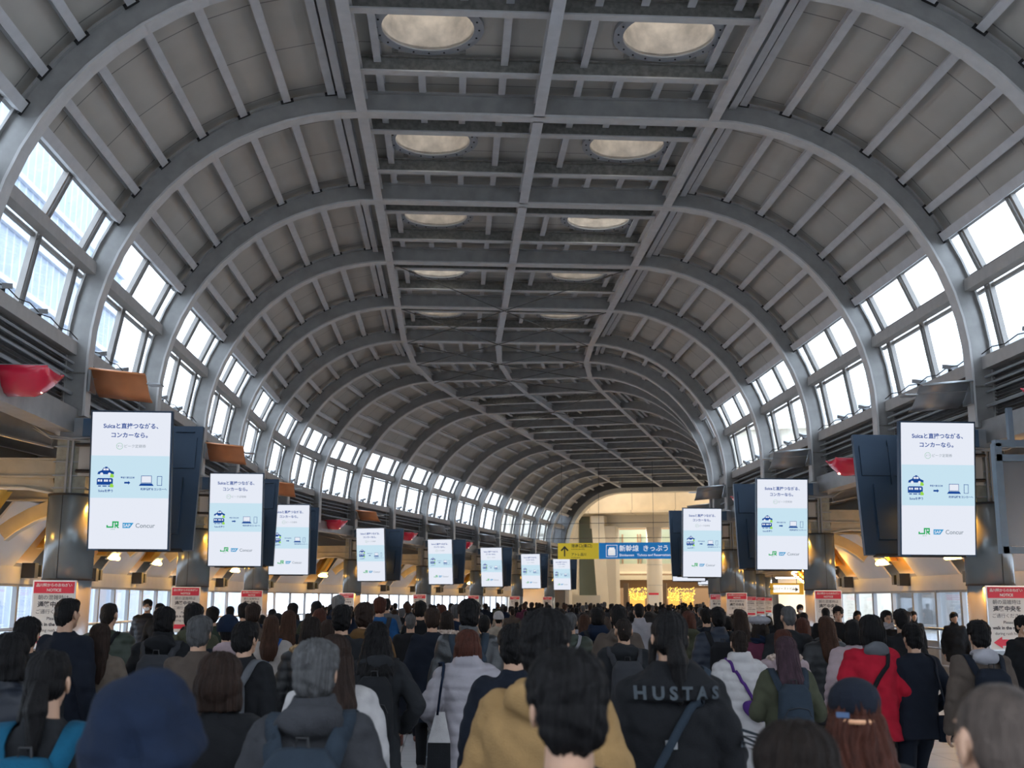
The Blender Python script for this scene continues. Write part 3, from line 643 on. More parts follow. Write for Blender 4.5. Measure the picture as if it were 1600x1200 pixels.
m.build('white_lettering', mat('sign_white', (.9, .9, .9), .5, emit=.3), sg)
m = MB()
for x in (-3.6, -1.5, 1.5, 5): m.tube([(x, 0, Z1), (x, 0, 9.4)], .012, 6)
m.build('hanger', ROD, sg)
for zz, lab in ((5.15, 'lower'), (5.95, 'upper')):
    m = MB(); m.tube([fp(14, -HW, zz), fp(14, HW, zz)], .018, 6); tag(m.build('cross_cable', ROD), '%s thin cable stretched across the far hall above the direction sign' % lab, 'cable')
# ---------------------------------------------------------------- station hall beyond the portal
ex, ey, ea = frame_(18)
E0 = Matrix.Translation((ex, ey, 0)) @ Matrix.Rotation(-ea, 4, 'Z')
def loc_at(px, py, v):   # pixel to hall-end coordinates at depth v beyond the portal
    dx, dy = px - 800, py - 600; c_, s_ = math.cos(ROLL), math.sin(ROLL); a, b = dx * c_ + dy * s_, -dx * s_ + dy * c_
    fy = FPX * math.cos(PITCH) + b * math.sin(PITCH); z = FPX * math.sin(PITCH) - b * math.cos(PITCH)
    d = Vector((a * math.cos(YAW) + fy * math.sin(YAW), -a * math.sin(YAW) + fy * math.cos(YAW), z))
    o = Vector((0, 0, EYE)); iv = E0.inverted(); o2 = iv @ o; d2 = iv.to_3x3() @ d; t = (v - o2.y) / d2.y; q = o2 + d2 * t; return q.x, q.z
def wallbox(px0, py0, px1, py1, v, depth, name, m, parent=None, **kw):
    x0, z1 = loc_at(px0, py0, v); x1, z0 = loc_at(px1, py1, v)
    b = MB(); b.box(((x0 + x1) / 2, v + depth / 2, (z0 + z1) / 2), (abs(x1 - x0), depth, abs(z1 - z0))); o = b.build(name, m, parent)
    if parent is None: o.matrix_world = E0
    for k_, v_ in kw.items(): pass
    return o
WARMT = brickmat('warm_tile_wall', (.80, .70, .55), (.77, .67, .52), (.5, .43, .33), 3.2, 1.9, .5, .03)
b = MB(); b.box((0, 7.2, 10.7), (26, .4, 5.0)); o = b.build('wall_end_upper', WARMT); o.matrix_world = E0 @ Matrix.Identity(4); o.rotation_euler.z = -ea; tag(o, kind='structure')
def st(o): tag(o, kind='structure'); return o
def slab(name, m, c, size, parent=None, kind='structure'):
    b = MB(); b.box(c, size); o = b.build(name, m, parent)
    if parent is None: o.matrix_world = E0
    if kind and parent is None: tag(o, kind=kind)
    return o
CREAM = mat('cream_stone', (.86, .79, .66), .5, 0, .04, 1)
slab('wall_soffit_end', WARMT, (1, 10, 8.32), (26, 7, .2))
slab('floor', mat('end_floor', (.6, .55, .48), .3), (2, 16, .004), (34, 34, .008))
slab('wall_left_end', CREAM, (-10.8, 10, 6.5), (.3, 20, 13)); slab('wall_right_end', CREAM, (13.6, 10, 6.5), (.3, 20, 13))
slab('ceiling', CREAM, (1, 3.6, 13.2), (26, 8, .3))
slab('wall_cap_left', CREAM, (-9.4, .35, 3.2), (3.0, .2, 6.4)); slab('wall_cap_left_upper', CREAM, (-9.6, .35, 9.7), (4.0, .2, 7)); slab('wall_cap_right_upper', CREAM, (11, .35, 9.7), (6.6, .2, 7)); slab('wall_cap_right', CREAM, (12.4, .35, 3.2), (4.0, .2, 6.4))
slab('wall_cap_top', CREAM, (0, .35, 11.9), (16, .2, 2.6))
slab('wall_end_left', CREAM, (-9.2, 8.2, 4.1), (3.4, .3, 8.3))
slab('window_end_glass', mat('recess_glass_dark', (.14, .17, .15), .1, 0), (-6.8, 9.6, 4.1), (2.2, .2, 8.2))
slab('trim_90', CREAM, (3.2, 9.3, 7.75), (20, .5, .95))
slab('wall_end_back', mat('shop_back_brown', (.30, .17, .08), .6), (1, 20, 4.1), (28, .3, 8.3))
sg2 = thing('leaning_partition', 'low cream poster wall at the left foot of the far entrance hall', 'partition'); sg2.matrix_world = E0
wallbox(884, 930, 938, 948, 3.5, .15, 'panel', CREAM, sg2)
lc = thing('leaning_column', 'beige leaning tapered column at the left of the far entrance hall', 'column', (0, 0, 0)); lc.matrix_world = E0
b = MB(); A = [loc_at(923, 806, 7.4), loc_at(943, 806, 7.4), loc_at(951, 950, 7.4), loc_at(934, 950, 7.4)]
b.add([(a[0], 7.4, a[1]) for a in A] + [(a[0], 8.6, a[1]) for a in A], [(0, 3, 2, 1), (4, 5, 6, 7), (0, 1, 5, 4), (1, 2, 6, 5), (2, 3, 7, 6), (3, 0, 4, 7)]); b.build('front_face', CREAM, lc)
b = MB(); A = [loc_at(941, 822, 7.5), loc_at(961, 822, 7.5), loc_at(963, 950, 7.5), loc_at(950, 950, 7.5)]
b.add([(a[0], 7.55, a[1]) for a in A] + [(a[0], 9.2, a[1]) for a in A], [(0, 3, 2, 1), (4, 5, 6, 7), (0, 1, 5, 4), (1, 2, 6, 5), (2, 3, 7, 6), (3, 0, 4, 7)]); b.build('side_face', mat('column_shade_stone', (.66, .60, .50), .6), lc)  # side face darkened in colour to stand for its shade
xc, _ = loc_at(1021, 900, 8.6)
rc = thing('round_column', 'large pale round column in the far entrance hall', 'column'); rc.matrix_world = E0
b = MB(); b.cyl((xc, 9.2), .58, 0, 7.3, 32); b.build('shaft', mat('column_stone', (.80, .73, .62), .3), rc, True)
b = MB()
for z in (1.5, 3, 4.5, 6): b.cyl((xc, 9.2), .588, z, z + .02, 32)
b.build('joint', GREYP, rc)
b = MB(); b.box((xc, 8.58, 1.9), (.75, .03, 1.1)); b.build('poster', mat('poster_white', (.8, .76, .72), .5), rc)
b = MB(); b.box((xc, 8.555, 2.38), (.75, .01, .14)); b.build('poster_band', mat('notice_red', (.7, .03, .06)), rc)
def sb(nm, px0, py0, px1, py1, v, dp, m): return st(wallbox(px0, py0, px1, py1, v, dp, nm, m))
def st(o): tag(o, kind='structure'); return o
sb('wall_mezzanine_glass', 963, 828, 1120, 884, 14.5, .2, mat('mezz_green_glass', (.42, .50, .40), .12))
sb('trim_91', 964, 881, 1120, 894, 12.8, .1, mat('balustrade_grey', (.55, .50, .43), .4)); sb('trim_92', 964, 893, 1120, 896, 12.5, .5, CREAM); sb('trim_93', 966, 899, 1120, 906, 12.2, .5, CREAM)
sb('trim_94', 966, 905, 1120, 919, 12.4, .3, mat('shop_brown', (.17, .10, .055), .5))  # dark brown slab standing in for the shaded shop opening
b = MB(); 
for px in (972, 996, 1000): xx = loc_at(px, 850, 14)[0]; b.box((xx, 14.2, 5.5), (.12, .12, 3.2))
o = b.build('trim_95', mat('mullion_brown', (.30, .2, .13), .5)); o.matrix_world = E0; st(o)
# golden light curtains
def lights_curtain(x0, x1, v, z0, z1, label):
    b = MB(); rnd = random.Random(int(x0 * 10))
    n = int((x1 - x0) * 90)
    for i in range(n):
        x = rnd.uniform(x0, x1); zt = z1; z = rnd.uniform(z0, z1) ** 1.0; b.box((x, v + rnd.uniform(-.2, .2), max(z, z0)), (.032, .032, .032))
    o = b.build('light_curtain', emis('golden_bulbs', (1, .62, .07), 3.2)); o.matrix_world = E0; tag(o, label, 'string lights', kind='stuff')
xa = loc_at(982, 900, 11.6)[0]; xb = loc_at(1010, 900, 11.6)[0]; lights_curtain(xa, xb, 11.8, 1.9, 2.9, 'golden string lights hanging between entrance columns, left of the round column')
xa2 = loc_at(1042, 900, 11)[0]; xb2 = loc_at(1085, 900, 11)[0]; lights_curtain(xa2, xb2, 11.2, 1.9, 2.9, 'golden string lights hanging right of the round column')
for q_, (px0, px1) in enumerate(((984, 1008), (1044, 1062), (1066, 1084))):
    o = wallbox(px0, 926, px1, 974, 14, .1, 'lit_shop_window', GOLDL); tag(o, 'golden lit shop window under the lights, %s' % ('left of the round column', 'just right of the round column', 'furthest right')[q_], 'shop window')
for px in (977, 1037):
    xx = loc_at(px, 900, 10.5)[0]; b = MB(); b.box((xx, 10.8, 1.6), (.35, .35, 3.2)); o = b.build('square_post', mat('dark_bronze_post', (.16, .11, .08), .4)); o.matrix_world = E0
    tag(o, 'dark square post %s the round column at the shop entrance' % ('left of' if px < 1000 else 'right of'), 'post')
hs = thing('hanging_sign', 'pale hanging sign with left arrow beyond the far pillars', 'sign'); hs.matrix_world = E0
wallbox(1092, 906, 1122, 915, 6.5, .12, 'sign_panel', emis('pale_sign_glow', (.95, .9, .82), .75), hs)
x0, z0 = loc_at(1098, 911, 6.45); b = MB(); b.box((x0 + .1, 6.45, z0), (.35, .01, .05)); b.add([(x0 - .2, 6.44, z0), (x0 - .02, 6.44, z0 - .13), (x0 - .02, 6.44, z0 + .13)], [(0, 1, 2)]); b.build('arrow', mat('sign_ink2', (.05, .05, .05)), hs); b = MB(); b.tube([(x0 + .2, 6.56, z0), (x0 + .2, 6.56, 8.3)], .02, 6); b.build('hanger', ROD, hs)
# right-hand passage with orange framed sign
g = thing('passage_sign', 'cream sign with right arrow in an orange frame over the right passage', 'sign'); g.matrix_world = E0
V = -6
b = MB(); b.tube([(7.3, V, 2.9), (7.3, V, 4.5)], .02, 6); b.tube([(8.7, V, 2.9), (8.7, V, 4.5)], .02, 6); b.build('hanger', ROD, g)
slab('wall_passage', CREAM, (9.2, -.5, 1.7), (3.6, .2, 3.4)); slab('trim_96', mat('passage_lintel', (.5, .40, .26), .5), (8.6, -5.6, 4.0), (3.4, .3, 1.4))
pl_ = thing('passage_lamp', 'white ceiling lamp lighting the right passage', 'lamp'); pl_.matrix_world = E0  # lamp added so the passage looks brightly lit
b = MB(); b.box((8.7, -3, 3.3), (2.6, 1.6, .05)); b.build('diffuser', emis('passage_lamp', (1, .95, .86), 9), pl_); b = MB(); b.box((8.7, -3, 3.38), (2.8, 1.8, .1)); b.build('frame', ALU, pl_)
wallbox(1203, 911, 1256, 929, V, .2, 'orange_frame', mat('frame_orange', (.75, .42, .04), .5, emit=.15), g)
wallbox(1208, 914, 1249, 926, V - .08, .06, 'sign_panel', emis('passage_sign_cream', (.95, .88, .78), .7), g)
x0, z0 = loc_at(1229, 921, V - .1); b = MB(); text_mb('JR品川イーストビル', .17, b, (x0 - .25, V - .1, z0 - .02), (1, 0, 0), (0, 0, 1), .001); x1, _ = loc_at(1245, 921, V - .1)
b.add([(x1 + .1, V - .1, z0), (x1 - .08, V - .1, z0 - .12), (x1 - .08, V - .1, z0 + .12)], [(0, 2, 1)]); b.box((x1 - .12, V - .1, z0), (.3, .005, .04)); b.build('sign_lettering', mat('sign_ink', (0, 0, 0)), g)
# ================================================================ people
import numpy as np
def _sph(nu=14, nv=9):
    v = [(0, 0, -1)]; f = []
    for j in range(1, nv):
        ph = math.pi * j / nv - math.pi / 2
        v += [(math.cos(ph) * math.cos(2 * math.pi * i / nu), math.cos(ph) * math.sin(2 * math.pi * i / nu), math.sin(ph)) for i in range(nu)]
    v.append((0, 0, 1)); n = len(v) - 1
    for i in range(nu):
        f.append((0, 1 + (i + 1) % nu, 1 + i)); f.append((n, n - nu + i, n - nu + (i + 1) % nu))
        for j in range(nv - 2): a = 1 + j * nu; f.append((a + i, a + (i + 1) % nu, a + nu + (i + 1) % nu, a + nu + i))
    return [Vector(p) for p in v], f
SPV, SPF = _sph()
class Blob(MB):
    def ell(s, c, r, rot=None):
        c = Vector(c); M = rot or Matrix.Identity(3)
        return s.add([c + M @ Vector((p.x * r[0], p.y * r[1], p.z * r[2])) for p in SPV], SPF)
    def cap(s, a, b, ra, rb, n=5, flat=1.0):
        a, b = Vector(a), Vector(b); s.ell(a, (ra, ra * flat, ra)); s.ell(b, (rb, rb * flat, rb))
        d = (b - a).normalized(); up = Vector((0, 1, 0)) if abs(d.y) < .9 else Vector((1, 0, 0)); x = d.cross(up).normalized(); y = x.cross(d)
        rings = [[a.lerp(b, t) + (x * math.cos(q) + y * math.sin(q) * flat) * (ra + (rb - ra) * t) for q in [2 * math.pi * i / 12 for i in range(12)]] for t in (0, 1)]
        return s.loft(rings)
    def stack(s, secs, n=28, p=2.4):   # secs: (z, cx, cy, rx, ry) superellipse sections
        rings = []
        for z, cx, cy, rx, ry in secs:
            r = []
            for i in range(n):
                a = 2 * math.pi * i / n; c, d = math.cos(a), math.sin(a)
                r.append((cx + rx * math.copysign(abs(c) ** (2 / p), c), cy + ry * math.copysign(abs(d) ** (2 / p), d), z))
            rings.append(r)
        return s.loft(rings)
    def fuse(s, name, m, vox, smooth=3, disp=None):
        me = bpy.data.meshes.new(name); me.from_pydata(s.v, [], s.f); o = bpy.data.objects.new(name, me); C.objects.link(o)
        r = o.modifiers.new('r', 'REMESH'); r.mode = 'VOXEL'; r.voxel_size = vox; r.use_smooth_shade = True
        if smooth: q = o.modifiers.new('s', 'SMOOTH'); q.iterations = smooth; q.factor = .5
        dg = bpy.context.evaluated_depsgraph_get(); ev = o.evaluated_get(dg); me2 = bpy.data.meshes.new_from_object(ev); me2.name = name
        bpy.data.objects.remove(o); bpy.data.meshes.remove(me); me2.materials.clear(); me2.materials.append(m)
        if disp:
            n = len(me2.vertices); co = np.empty(n * 3, np.float32); me2.vertices.foreach_get('co', co); no = np.empty(n * 3, np.float32); me2.vertices.foreach_get('normal', no)
            co = co.reshape(-1, 3); no = no.reshape(-1, 3); co = co + no * disp(co)[:, None]; me2.vertices.foreach_set('co', co.ravel().astype(np.float32))
        me2.shade_smooth(); me2.update(); return me2
def wob(co, sx, sy, sz, seed):
    x, y, z = co[:, 0] * sx, co[:, 1] * sy, co[:, 2] * sz
    return (np.sin(x + 1.3 * np.sin(z * .7 + seed) + seed) * np.sin(z + 1.1 * np.sin(y + seed * 2)) + .5 * np.sin(2.1 * z + 1.7 * x + seed) * np.sin(1.9 * y + seed))
# poses for a 1.72 m figure facing +Y
def joints(pose):
    s, arms = pose; J = {}
    for sd, x in (('L', -1), ('R', 1)):
        f = s * x
        J['hip' + sd] = Vector((x * .09, 0, .90))
        if f > 0: J['knee' + sd] = Vector((x * .10, .10 + .12 * f, .49)); J['ank' + sd] = Vector((x * .10, .10 * 1 + .20 * f, .09))
        elif f < 0: J['knee' + sd] = Vector((x * .10, .03, .47)); J['ank' + sd] = Vector((x * .10, -.30 * abs(f), .13 + .07 * abs(f)))
        else: J['knee' + sd] = Vector((x * .10, .01, .48)); J['ank' + sd] = Vector((x * .11, -.03, .08))
        J['toe' + sd] = J['ank' + sd] + (Vector((0, .17, -.05)) if f >= 0 else Vector((0, .12, -.12 - .03 * abs(f)))); J['toe' + sd].z = max(.03, J['toe' + sd].z)
        J['sh' + sd] = Vector((x * .163, 0, 1.385)); a = arms if isinstance(arms, str) else arms[0 if x < 0 else 1]
        if a == 'down': J['el' + sd] = Vector((x * .245, -.03 - .06 * f, 1.12)); J['wr' + sd] = Vector((x * .26, .06 - .12 * f, .88))
        elif a == 'phone': J['el' + sd] = Vector((x * .25, .0, 1.12)); J['wr' + sd] = Vector((x * .09, .25, 1.14))
        elif a == 'hip': J['el' + sd] = Vector((x * .30, -.08, 1.14)); J['wr' + sd] = Vector((x * .20, .12, .98))
    return J
BODIES = {}
SKIN = mat('skin', (.40, .235, .155), .5, 0, .05, 20)
def body_mesh(pose, vox=.0065):
    if (pose, vox) in BODIES: return BODIES[(pose, vox)]
    J = joints(pose); b = Blob()
    # head: skull, face, jaw, nose, brow, lips, ears
    b.ell((0, -.008, 1.635), (.072, .088, .075)); b.ell((0, .025, 1.60), (.062, .066, .085)); b.ell((0, .045, 1.535), (.040, .038, .033)); b.ell((0, .02, 1.56), (.055, .05, .045))
    b.cap((0, .088, 1.625), (0, .106, 1.592), .008, .014); b.ell((0, .080, 1.640), (.045, .012, .008)); b.ell((0, .084, 1.560), (.022, .011, .006)); b.ell((0, .082, 1.548), (.018, .011, .006))
    for x in (-1, 1):
        b.ell((x * .030, .078, 1.600), (.016, .014, .012)); b.ell((x * .074, -.005, 1.602), (.009, .018, .032), Matrix.Rotation(x * .35, 3, 'Z')); b.ell((x * .072, .0, 1.577), (.008, .011, .012))
    b.cap((0, -.022, 1.55), (0, -.02, 1.44), .052, .058)
    b.stack([(1.44, 0, -.01, .09, .06), (1.40, 0, -.01, .17, .085), (1.30, 0, 0, .175, .105), (1.15, 0, 0, .15, .10), (1.02, 0, 0, .14, .095), (.93, 0, -.01, .16, .105), (.86, 0, -.01, .14, .10)])
    for sd, x in (('L', -1), ('R', 1)):
        b.cap(J['sh' + sd], J['el' + sd], .044, .036); b.cap(J['el' + sd], J['wr' + sd], .038, .024)
        b.cap(J['hip' + sd], J['knee' + sd], .082, .052); b.cap(J['knee' + sd], J['ank' + sd], .052, .036); b.cap(J['ank' + sd], J['toe' + sd], .038, .03)
        w = J['wr' + sd]; d = (w - J['el' + sd]).normalized()
        side = Vector((0, 1, 0)) if abs(d.y) < .75 else Vector((x, 0, 0)); side = (side - d * side.dot(d)).normalized(); pal = d.cross(side) * (1 if x > 0 else -1)
        if pal.x * x > 0: pal = -pal
        R3 = Matrix((side, pal, d)).transposed(); b.ell(w + d * .045, (.040, .015, .050), R3)
        for i, (o, L) in enumerate(((.030, .068), (.010, .078), (-.011, .073), (-.031, .058))):
            p0 = w + d * .082 + side * o; p1 = p0 + d * L * .55 + pal * .012; p2 = p1 + d * L * .35 + pal * .026
            b.cap(p0, p1, .0088, .0082); b.cap(p1, p2, .0082, .0070)
        t0 = w + d * .025 + side * .034; t1 = t0 + d * .034 + side * .020 + pal * .012; t2 = t1 + d * .028 + side * .002 + pal * .010; b.cap(t0, t1, .0115, .0098); b.cap(t1, t2, .0098, .0082)
    BODIES[(pose, vox)] = b.fuse('body', SKIN, vox, 2); return BODIES[(pose, vox)]
CACHE = {}
def cloth(name, col, rough=.9, kind=''):
    col = tuple(q * (.64 if max(col) < .3 else .80) for q in col)
    key = 'cloth_%s_%s' % (kind or 'wool', '_'.join('%02d' % round(c * 99) for c in col))
    if kind == 'leather': return mat(key, col, .38, 0, .15, 8, .3, 90)
    if kind == 'puffer': return mat(key, col, .55, 0, .10, 9, .2, 50, spec=.35)
    return mat(key, col, .92, 0, .14, 12, .5, 220, spec=.2)
def coat_mesh(style, pose, vox, hem, bulk, sex, hood, collar, m, seed):
    key = (style, pose, vox, hem, round(bulk, 3), sex, hood, collar, m.name)
    if key in CACHE: return CACHE[key]
    J = joints(pose); b = Blob(); sw = .205 if sex == 'm' else .182; g = bulk; k = sex == 'f'
    secs = [(1.475, 0, -.02, .060, .058), (1.455, 0, -.018, .095, .07), (1.43, 0, -.014, sw * .78, .088), (1.40, 0, -.01, sw + .2 * g, .105 + .5 * g), (1.30, 0, -.002, sw + .01 + g * .5, .125 + g), (1.15, 0, 0, sw - .012 + g * .8 - (.02 if k else 0), .122 + g),
            (1.02, 0, 0, sw - .03 + g, .118 + g), (.90, 0, 0, sw - .02 + g, .125 + g)]
    if hem < .88: secs += [(.75, 0, 0, sw + .0 + g, .13 + g + .01)] if hem < .75 else []
    secs += [(hem, 0, 0, sw - .01 + g + max(0, .88 - hem) * .08, .13 + g + max(0, .88 - hem) * .12)]
    b.stack([s for s in secs if s[0] >= hem - 1e-6])
    r0, r1, r2 = (.066, .057, .047) if sex == 'm' else (.058, .052, .044)
    for sd in 'LR':
        sh, el, wr = J['sh' + sd], J['el' + sd], J['wr' + sd]; x = -1 if sd == 'L' else 1
        b.ell((x * (sw - .045), -.005, 1.395), (.080 + g * .5, .08 + g * .5, .062 + g * .3))
        b.cap(sh + Vector((x * .012, 0, -.012)), el, r0 + g * .7, r1 + g * .8); b.cap(el, el.lerp(wr, .97), r1 + g * .8, r2 + g * .5)
    if collar == 'stand': b.stack([(1.44, 0, -.02, .088, .082), (1.50, 0, -.022, .078, .078), (1.53, 0, -.022, .076, .076)])
    elif collar == 'big': b.stack([(1.40, 0, -.02, .13, .10), (1.46, 0, -.025, .12, .10), (1.54, 0, -.03, .10, .095)])
    elif collar == 'cape': b.stack([(1.36, 0, -.02, .215, .155), (1.43, 0, -.02, .205, .14), (1.49, 0, -.02, .12, .10), (1.52, 0, -.02, .085, .085)])
    else: b.stack([(1.43, 0, -.02, .082, .075), (1.485, 0, -.024, .070, .068)])
    if hood == 'down': b.ell((0, -.115, 1.435), (.135, .055, .075), Matrix.Rotation(.35, 3, 'X')); b.ell((0, -.06, 1.47), (.115, .075, .04), Matrix.Rotation(.3, 3, 'X'))
    if hood == 'up': b.ell((0, -.02, 1.625), (.130, .145, .168)); b.ell((0, -.03, 1.575), (.146, .15, .145)); b.ell((0, -.075, 1.53), (.135, .11, .13)); b.stack([(1.38, 0, -.03, .19, .14), (1.45, 0, -.03, .155, .13), (1.56, 0, -.03, .13, .12)])
    def disp(co):
        z = co[:, 2]; low = np.clip((1.62 - z) / .1, 0, 1)
        if style == 'puffer': d = .012 * (np.abs(np.sin(math.pi * z / .085 + .25 * np.sin(co[:, 0] * 9))) ** .55 - .6) + .0035 * wob(co, 38, 30, 26, seed)
        elif style == 'suit': d = .006 * wob(co, 14, 12, 9, seed) + .002 * wob(co, 40, 36, 30, seed)
        else: d = .0095 * wob(co, 14, 12, 12, seed) + .0045 * wob(co, 37, 30, 30, seed + 2) - .006 * np.maximum(0, np.sin(z * 31 + 7 * co[:, 0] + seed)) ** 4
        if hood == 'up': d = d + (.016 * np.sin(co[:, 0] * 24 + 2.5 * np.sin(z * 14)) - .022 * np.maximum(0, np.sin(z * 24 + 11 * co[:, 0] + 1.5 * np.sin(co[:, 0] * 20))) ** 3) * np.clip((1.72 - z) * 9, 0, 1) * np.clip((z - 1.4) * 8, 0, 1)
        return d
    me = b.fuse('coat', m, vox, 4, disp); CACHE[key] = me; return me
def trousers_mesh(pose, vox, wide, m, skirt=False):
    key = ('tr', pose, vox, wide, m.name, skirt)
    if key in CACHE: return CACHE[key]
    J = joints(pose); b = Blob(); b.stack([(1.06, 0, 0, .145, .105), (.95, 0, -.01, .17, .12), (.87, 0, -.01, .165, .115)])
    for sd in 'LR':
        b.cap(J['hip' + sd], J['knee' + sd], .098, .070 + wide); a = J['ank' + sd].copy(); b.cap(J['knee' + sd], J['knee' + sd].lerp(a, .95), .070 + wide, .055 + wide)
    me = b.fuse('trousers', m, vox, 3, lambda co: .004 * wob(co, 16, 14, 15, 1.3)); CACHE[key] = me; return me
def shoe_mesh(pose, sd, vox, m):
    key = ('shoe', pose, sd, vox, m.name)
    if key in CACHE: return CACHE[key]
    J = joints(pose); b = Blob(); a, t = J['ank' + sd], J['toe' + sd]; h = a + Vector((0, -.03, -.03)); b.cap(h, t, .045, .042); b.ell(t + Vector((0, .02, -.002)), (.045, .06, .034)); b.cap(a, a + Vector((0, 0, .02)), .045, .045)
    me = b.fuse('shoe', m, vox, 2); CACHE[key] = me; return me
def hair_mesh(style, vox, m, seed=0):
    key = ('hair', style, vox, m.name)
    if key in CACHE: return CACHE[key]
    b = Blob(); amp = .004
    if style in ('short', 'full', 'thin', 'spiky'):
        g = {'short': 0, 'full': .010, 'thin': -.004, 'spiky': .012}[style]
        b.ell((0, -.012, 1.648), (.079 + g, .094 + g, .079 + g)); b.ell((0, -.045, 1.60), (.068 + g, .060 + g, .072)); b.ell((0, .035, 1.685), (.062 + g, .05, .035 + g)); b.ell((0, -.062, 1.555), (.050, .026, .038))
        if style in ('full', 'spiky'): b.ell((0, -.05, 1.575), (.078, .055, .065)); b.ell((0, -.0, 1.68), (.084, .085, .05)); amp = .006
    elif style == 'bald':
        b.ell((0, -.010, 1.637), (.0745, .0895, .0765)); b.ell((0, -.04, 1.60), (.070, .060, .065)); b.ell((0, -.06, 1.56), (.05, .028, .038)); amp = .0008
    elif style in ('bob', 'bobwide'):
        g = .012 if style == 'bobwide' else 0
        b.ell((0, -.012, 1.648), (.088 + g, .100, .085)); b.ell((0, -.045, 1.58), (.096 + g, .072 + g, .10)); b.stack([(1.48, 0, -.045, .092 + g, .062), (1.52, 0, -.04, .098 + g, .068), (1.6, 0, -.02, .092 + g, .08)]); b.ell((0, .04, 1.69), (.06, .048, .035)); amp = .005
    elif style in ('long', 'longwavy', 'longthin'):
        g = {'long': 0, 'longwavy': .028, 'longthin': -.014}[style]; zb = 1.24 if style != 'longwavy' else 1.28
        b.ell((0, -.012, 1.648), (.086, .098, .083)); b.ell((0, .04, 1.69), (.06, .048, .035)); b.ell((0, -.045, 1.58), (.092, .07, .09))
        b.stack([(zb, 0, -.135, .060 + g * 1.3, .022), (zb + .06, 0, -.14, .088 + g * 1.4, .032 + abs(g) * .5), (1.38, 0, -.125, .102 + g * 1.3, .045 + abs(g) * .8), (1.46, 0, -.085, .100 + g, .058), (1.54, 0, -.05, .094 + g * .4, .070), (1.62, 0, -.03, .088, .08)]); amp = .009 if style == 'longwavy' else .005
    elif style == 'ponytail':
        b.ell((0, -.012, 1.648), (.080, .096, .081)); b.ell((0, -.045, 1.60), (.074, .066, .066)); b.ell((0, .038, 1.69), (.058, .046, .032)); b.cap((0, -.10, 1.59), (0.005, -.14, 1.52), .035, .045); b.cap((0.005, -.14, 1.52), (.015, -.15, 1.36), .042, .018); b.ell((0, -.105, 1.595), (.024, .024, .024)); b.cap((-.07, .0, 1.6), (-.085, -.02, 1.47), .018, .014)
    elif style == 'bun':
        b.ell((0, -.012, 1.648), (.080, .096, .081)); b.ell((0, -.045, 1.60), (.074, .062, .06)); b.ell((0, .038, 1.69), (.058, .046, .032)); b.ell((0, -.075, 1.56), (.06, .04, .05)); amp = .006
    def disp(co):
        a = np.arctan2(co[:, 0], -(co[:, 1] + .01)); z = co[:, 2]
        wv = 3.0 * np.sin(z * 26 + a * 3) if style == 'longwavy' else .9 * np.sin(z * 9)
        d = amp * (.45 * np.sin(a * 34 + wv + 2 * np.sin(z * 17)) + .4 * np.sin(a * 19 + wv * 1.3 + 1.0) + .5 * np.sin(a * 7 + z * 12))
        if style in ('short', 'full', 'spiky', 'thin'): d = d + amp * .5 * np.sin(co[:, 0] * 70 + 3 * np.sin(z * 40)) * np.sin(z * 60 + co[:, 1] * 50)
        if style == 'spiky': d = d + .006 * np.maximum(0, np.sin(co[:, 0] * 110 + 2) * np.sin(co[:, 1] * 90))
        return d
    me = b.fuse('hair', m, vox, 2, disp); CACHE[key] = me; return me
def hairmat(col): 
    return mat('hair_%02d_%02d_%02d' % tuple(round(c * 99) for c in col), tuple(x * .54 for x in col), .5, 0, .5, 26, 1.0, 150, spec=.14, stretch=(1.6, 1.6, .12))
HBLK, HDB, HBR, HGR, HLG, HRB = (.010, .009, .010), (.022, .014, .011), (.075, .032, .018), (.14, .14, .145), (.30, .30, .30), (.11, .035, .022)
HOPT = dict(crop=(.13, .10, .085), blk=HBLK, db=HDB, br=HBR, gr=HGR, lg=HLG, rb=HRB, mauve=(.075, .04, .055), dbr=(.04, .022, .016))
CC = dict(blk=(.014, .015, .018), blk2=(.022, .024, .028), navy=(.010, .014, .025), navy2=(.013, .022, .044), teal=(.006, .10, .19), royal=(.02, .09, .30), blue=(.02, .10, .27), olive=(.075, .08, .05), dgreen=(.035, .050, .035), brown=(.11, .085, .07),
          camel=(.19, .15, .12), tan=(.31, .19, .08), ochre=(.16, .085, .03), white=(.46, .44, .44), cream=(.38, .34, .32), lav=(.30, .28, .31), lgrey=(.34, .33, .36), grey=(.13, .135, .15), dgrey=(.05, .052, .06), red=(.40, .010, .028), maroon=(.13, .03, .06), pink=(.38, .29, .31), purple=(.09, .03, .20), hoodblue=(.008, .017, .042), beige=(.36, .30, .24), slate=(.030, .045, .065))
def ground(px, py, d):
    dx, dy = px - 800, py - 600; c_, s_ = math.cos(ROLL), math.sin(ROLL); a, b = dx * c_ + dy * s_, -dx * s_ + dy * c_
    fy = FPX * math.cos(PITCH) + b * math.sin(PITCH); z = FPX * math.sin(PITCH) - b * math.cos(PITCH)
    X, Y = a * math.cos(YAW) + fy * math.sin(YAW), -a * math.sin(YAW) + fy * math.cos(YAW); t = d / Y
    return X * t, d, EYE + z * t
PEOPLE = []
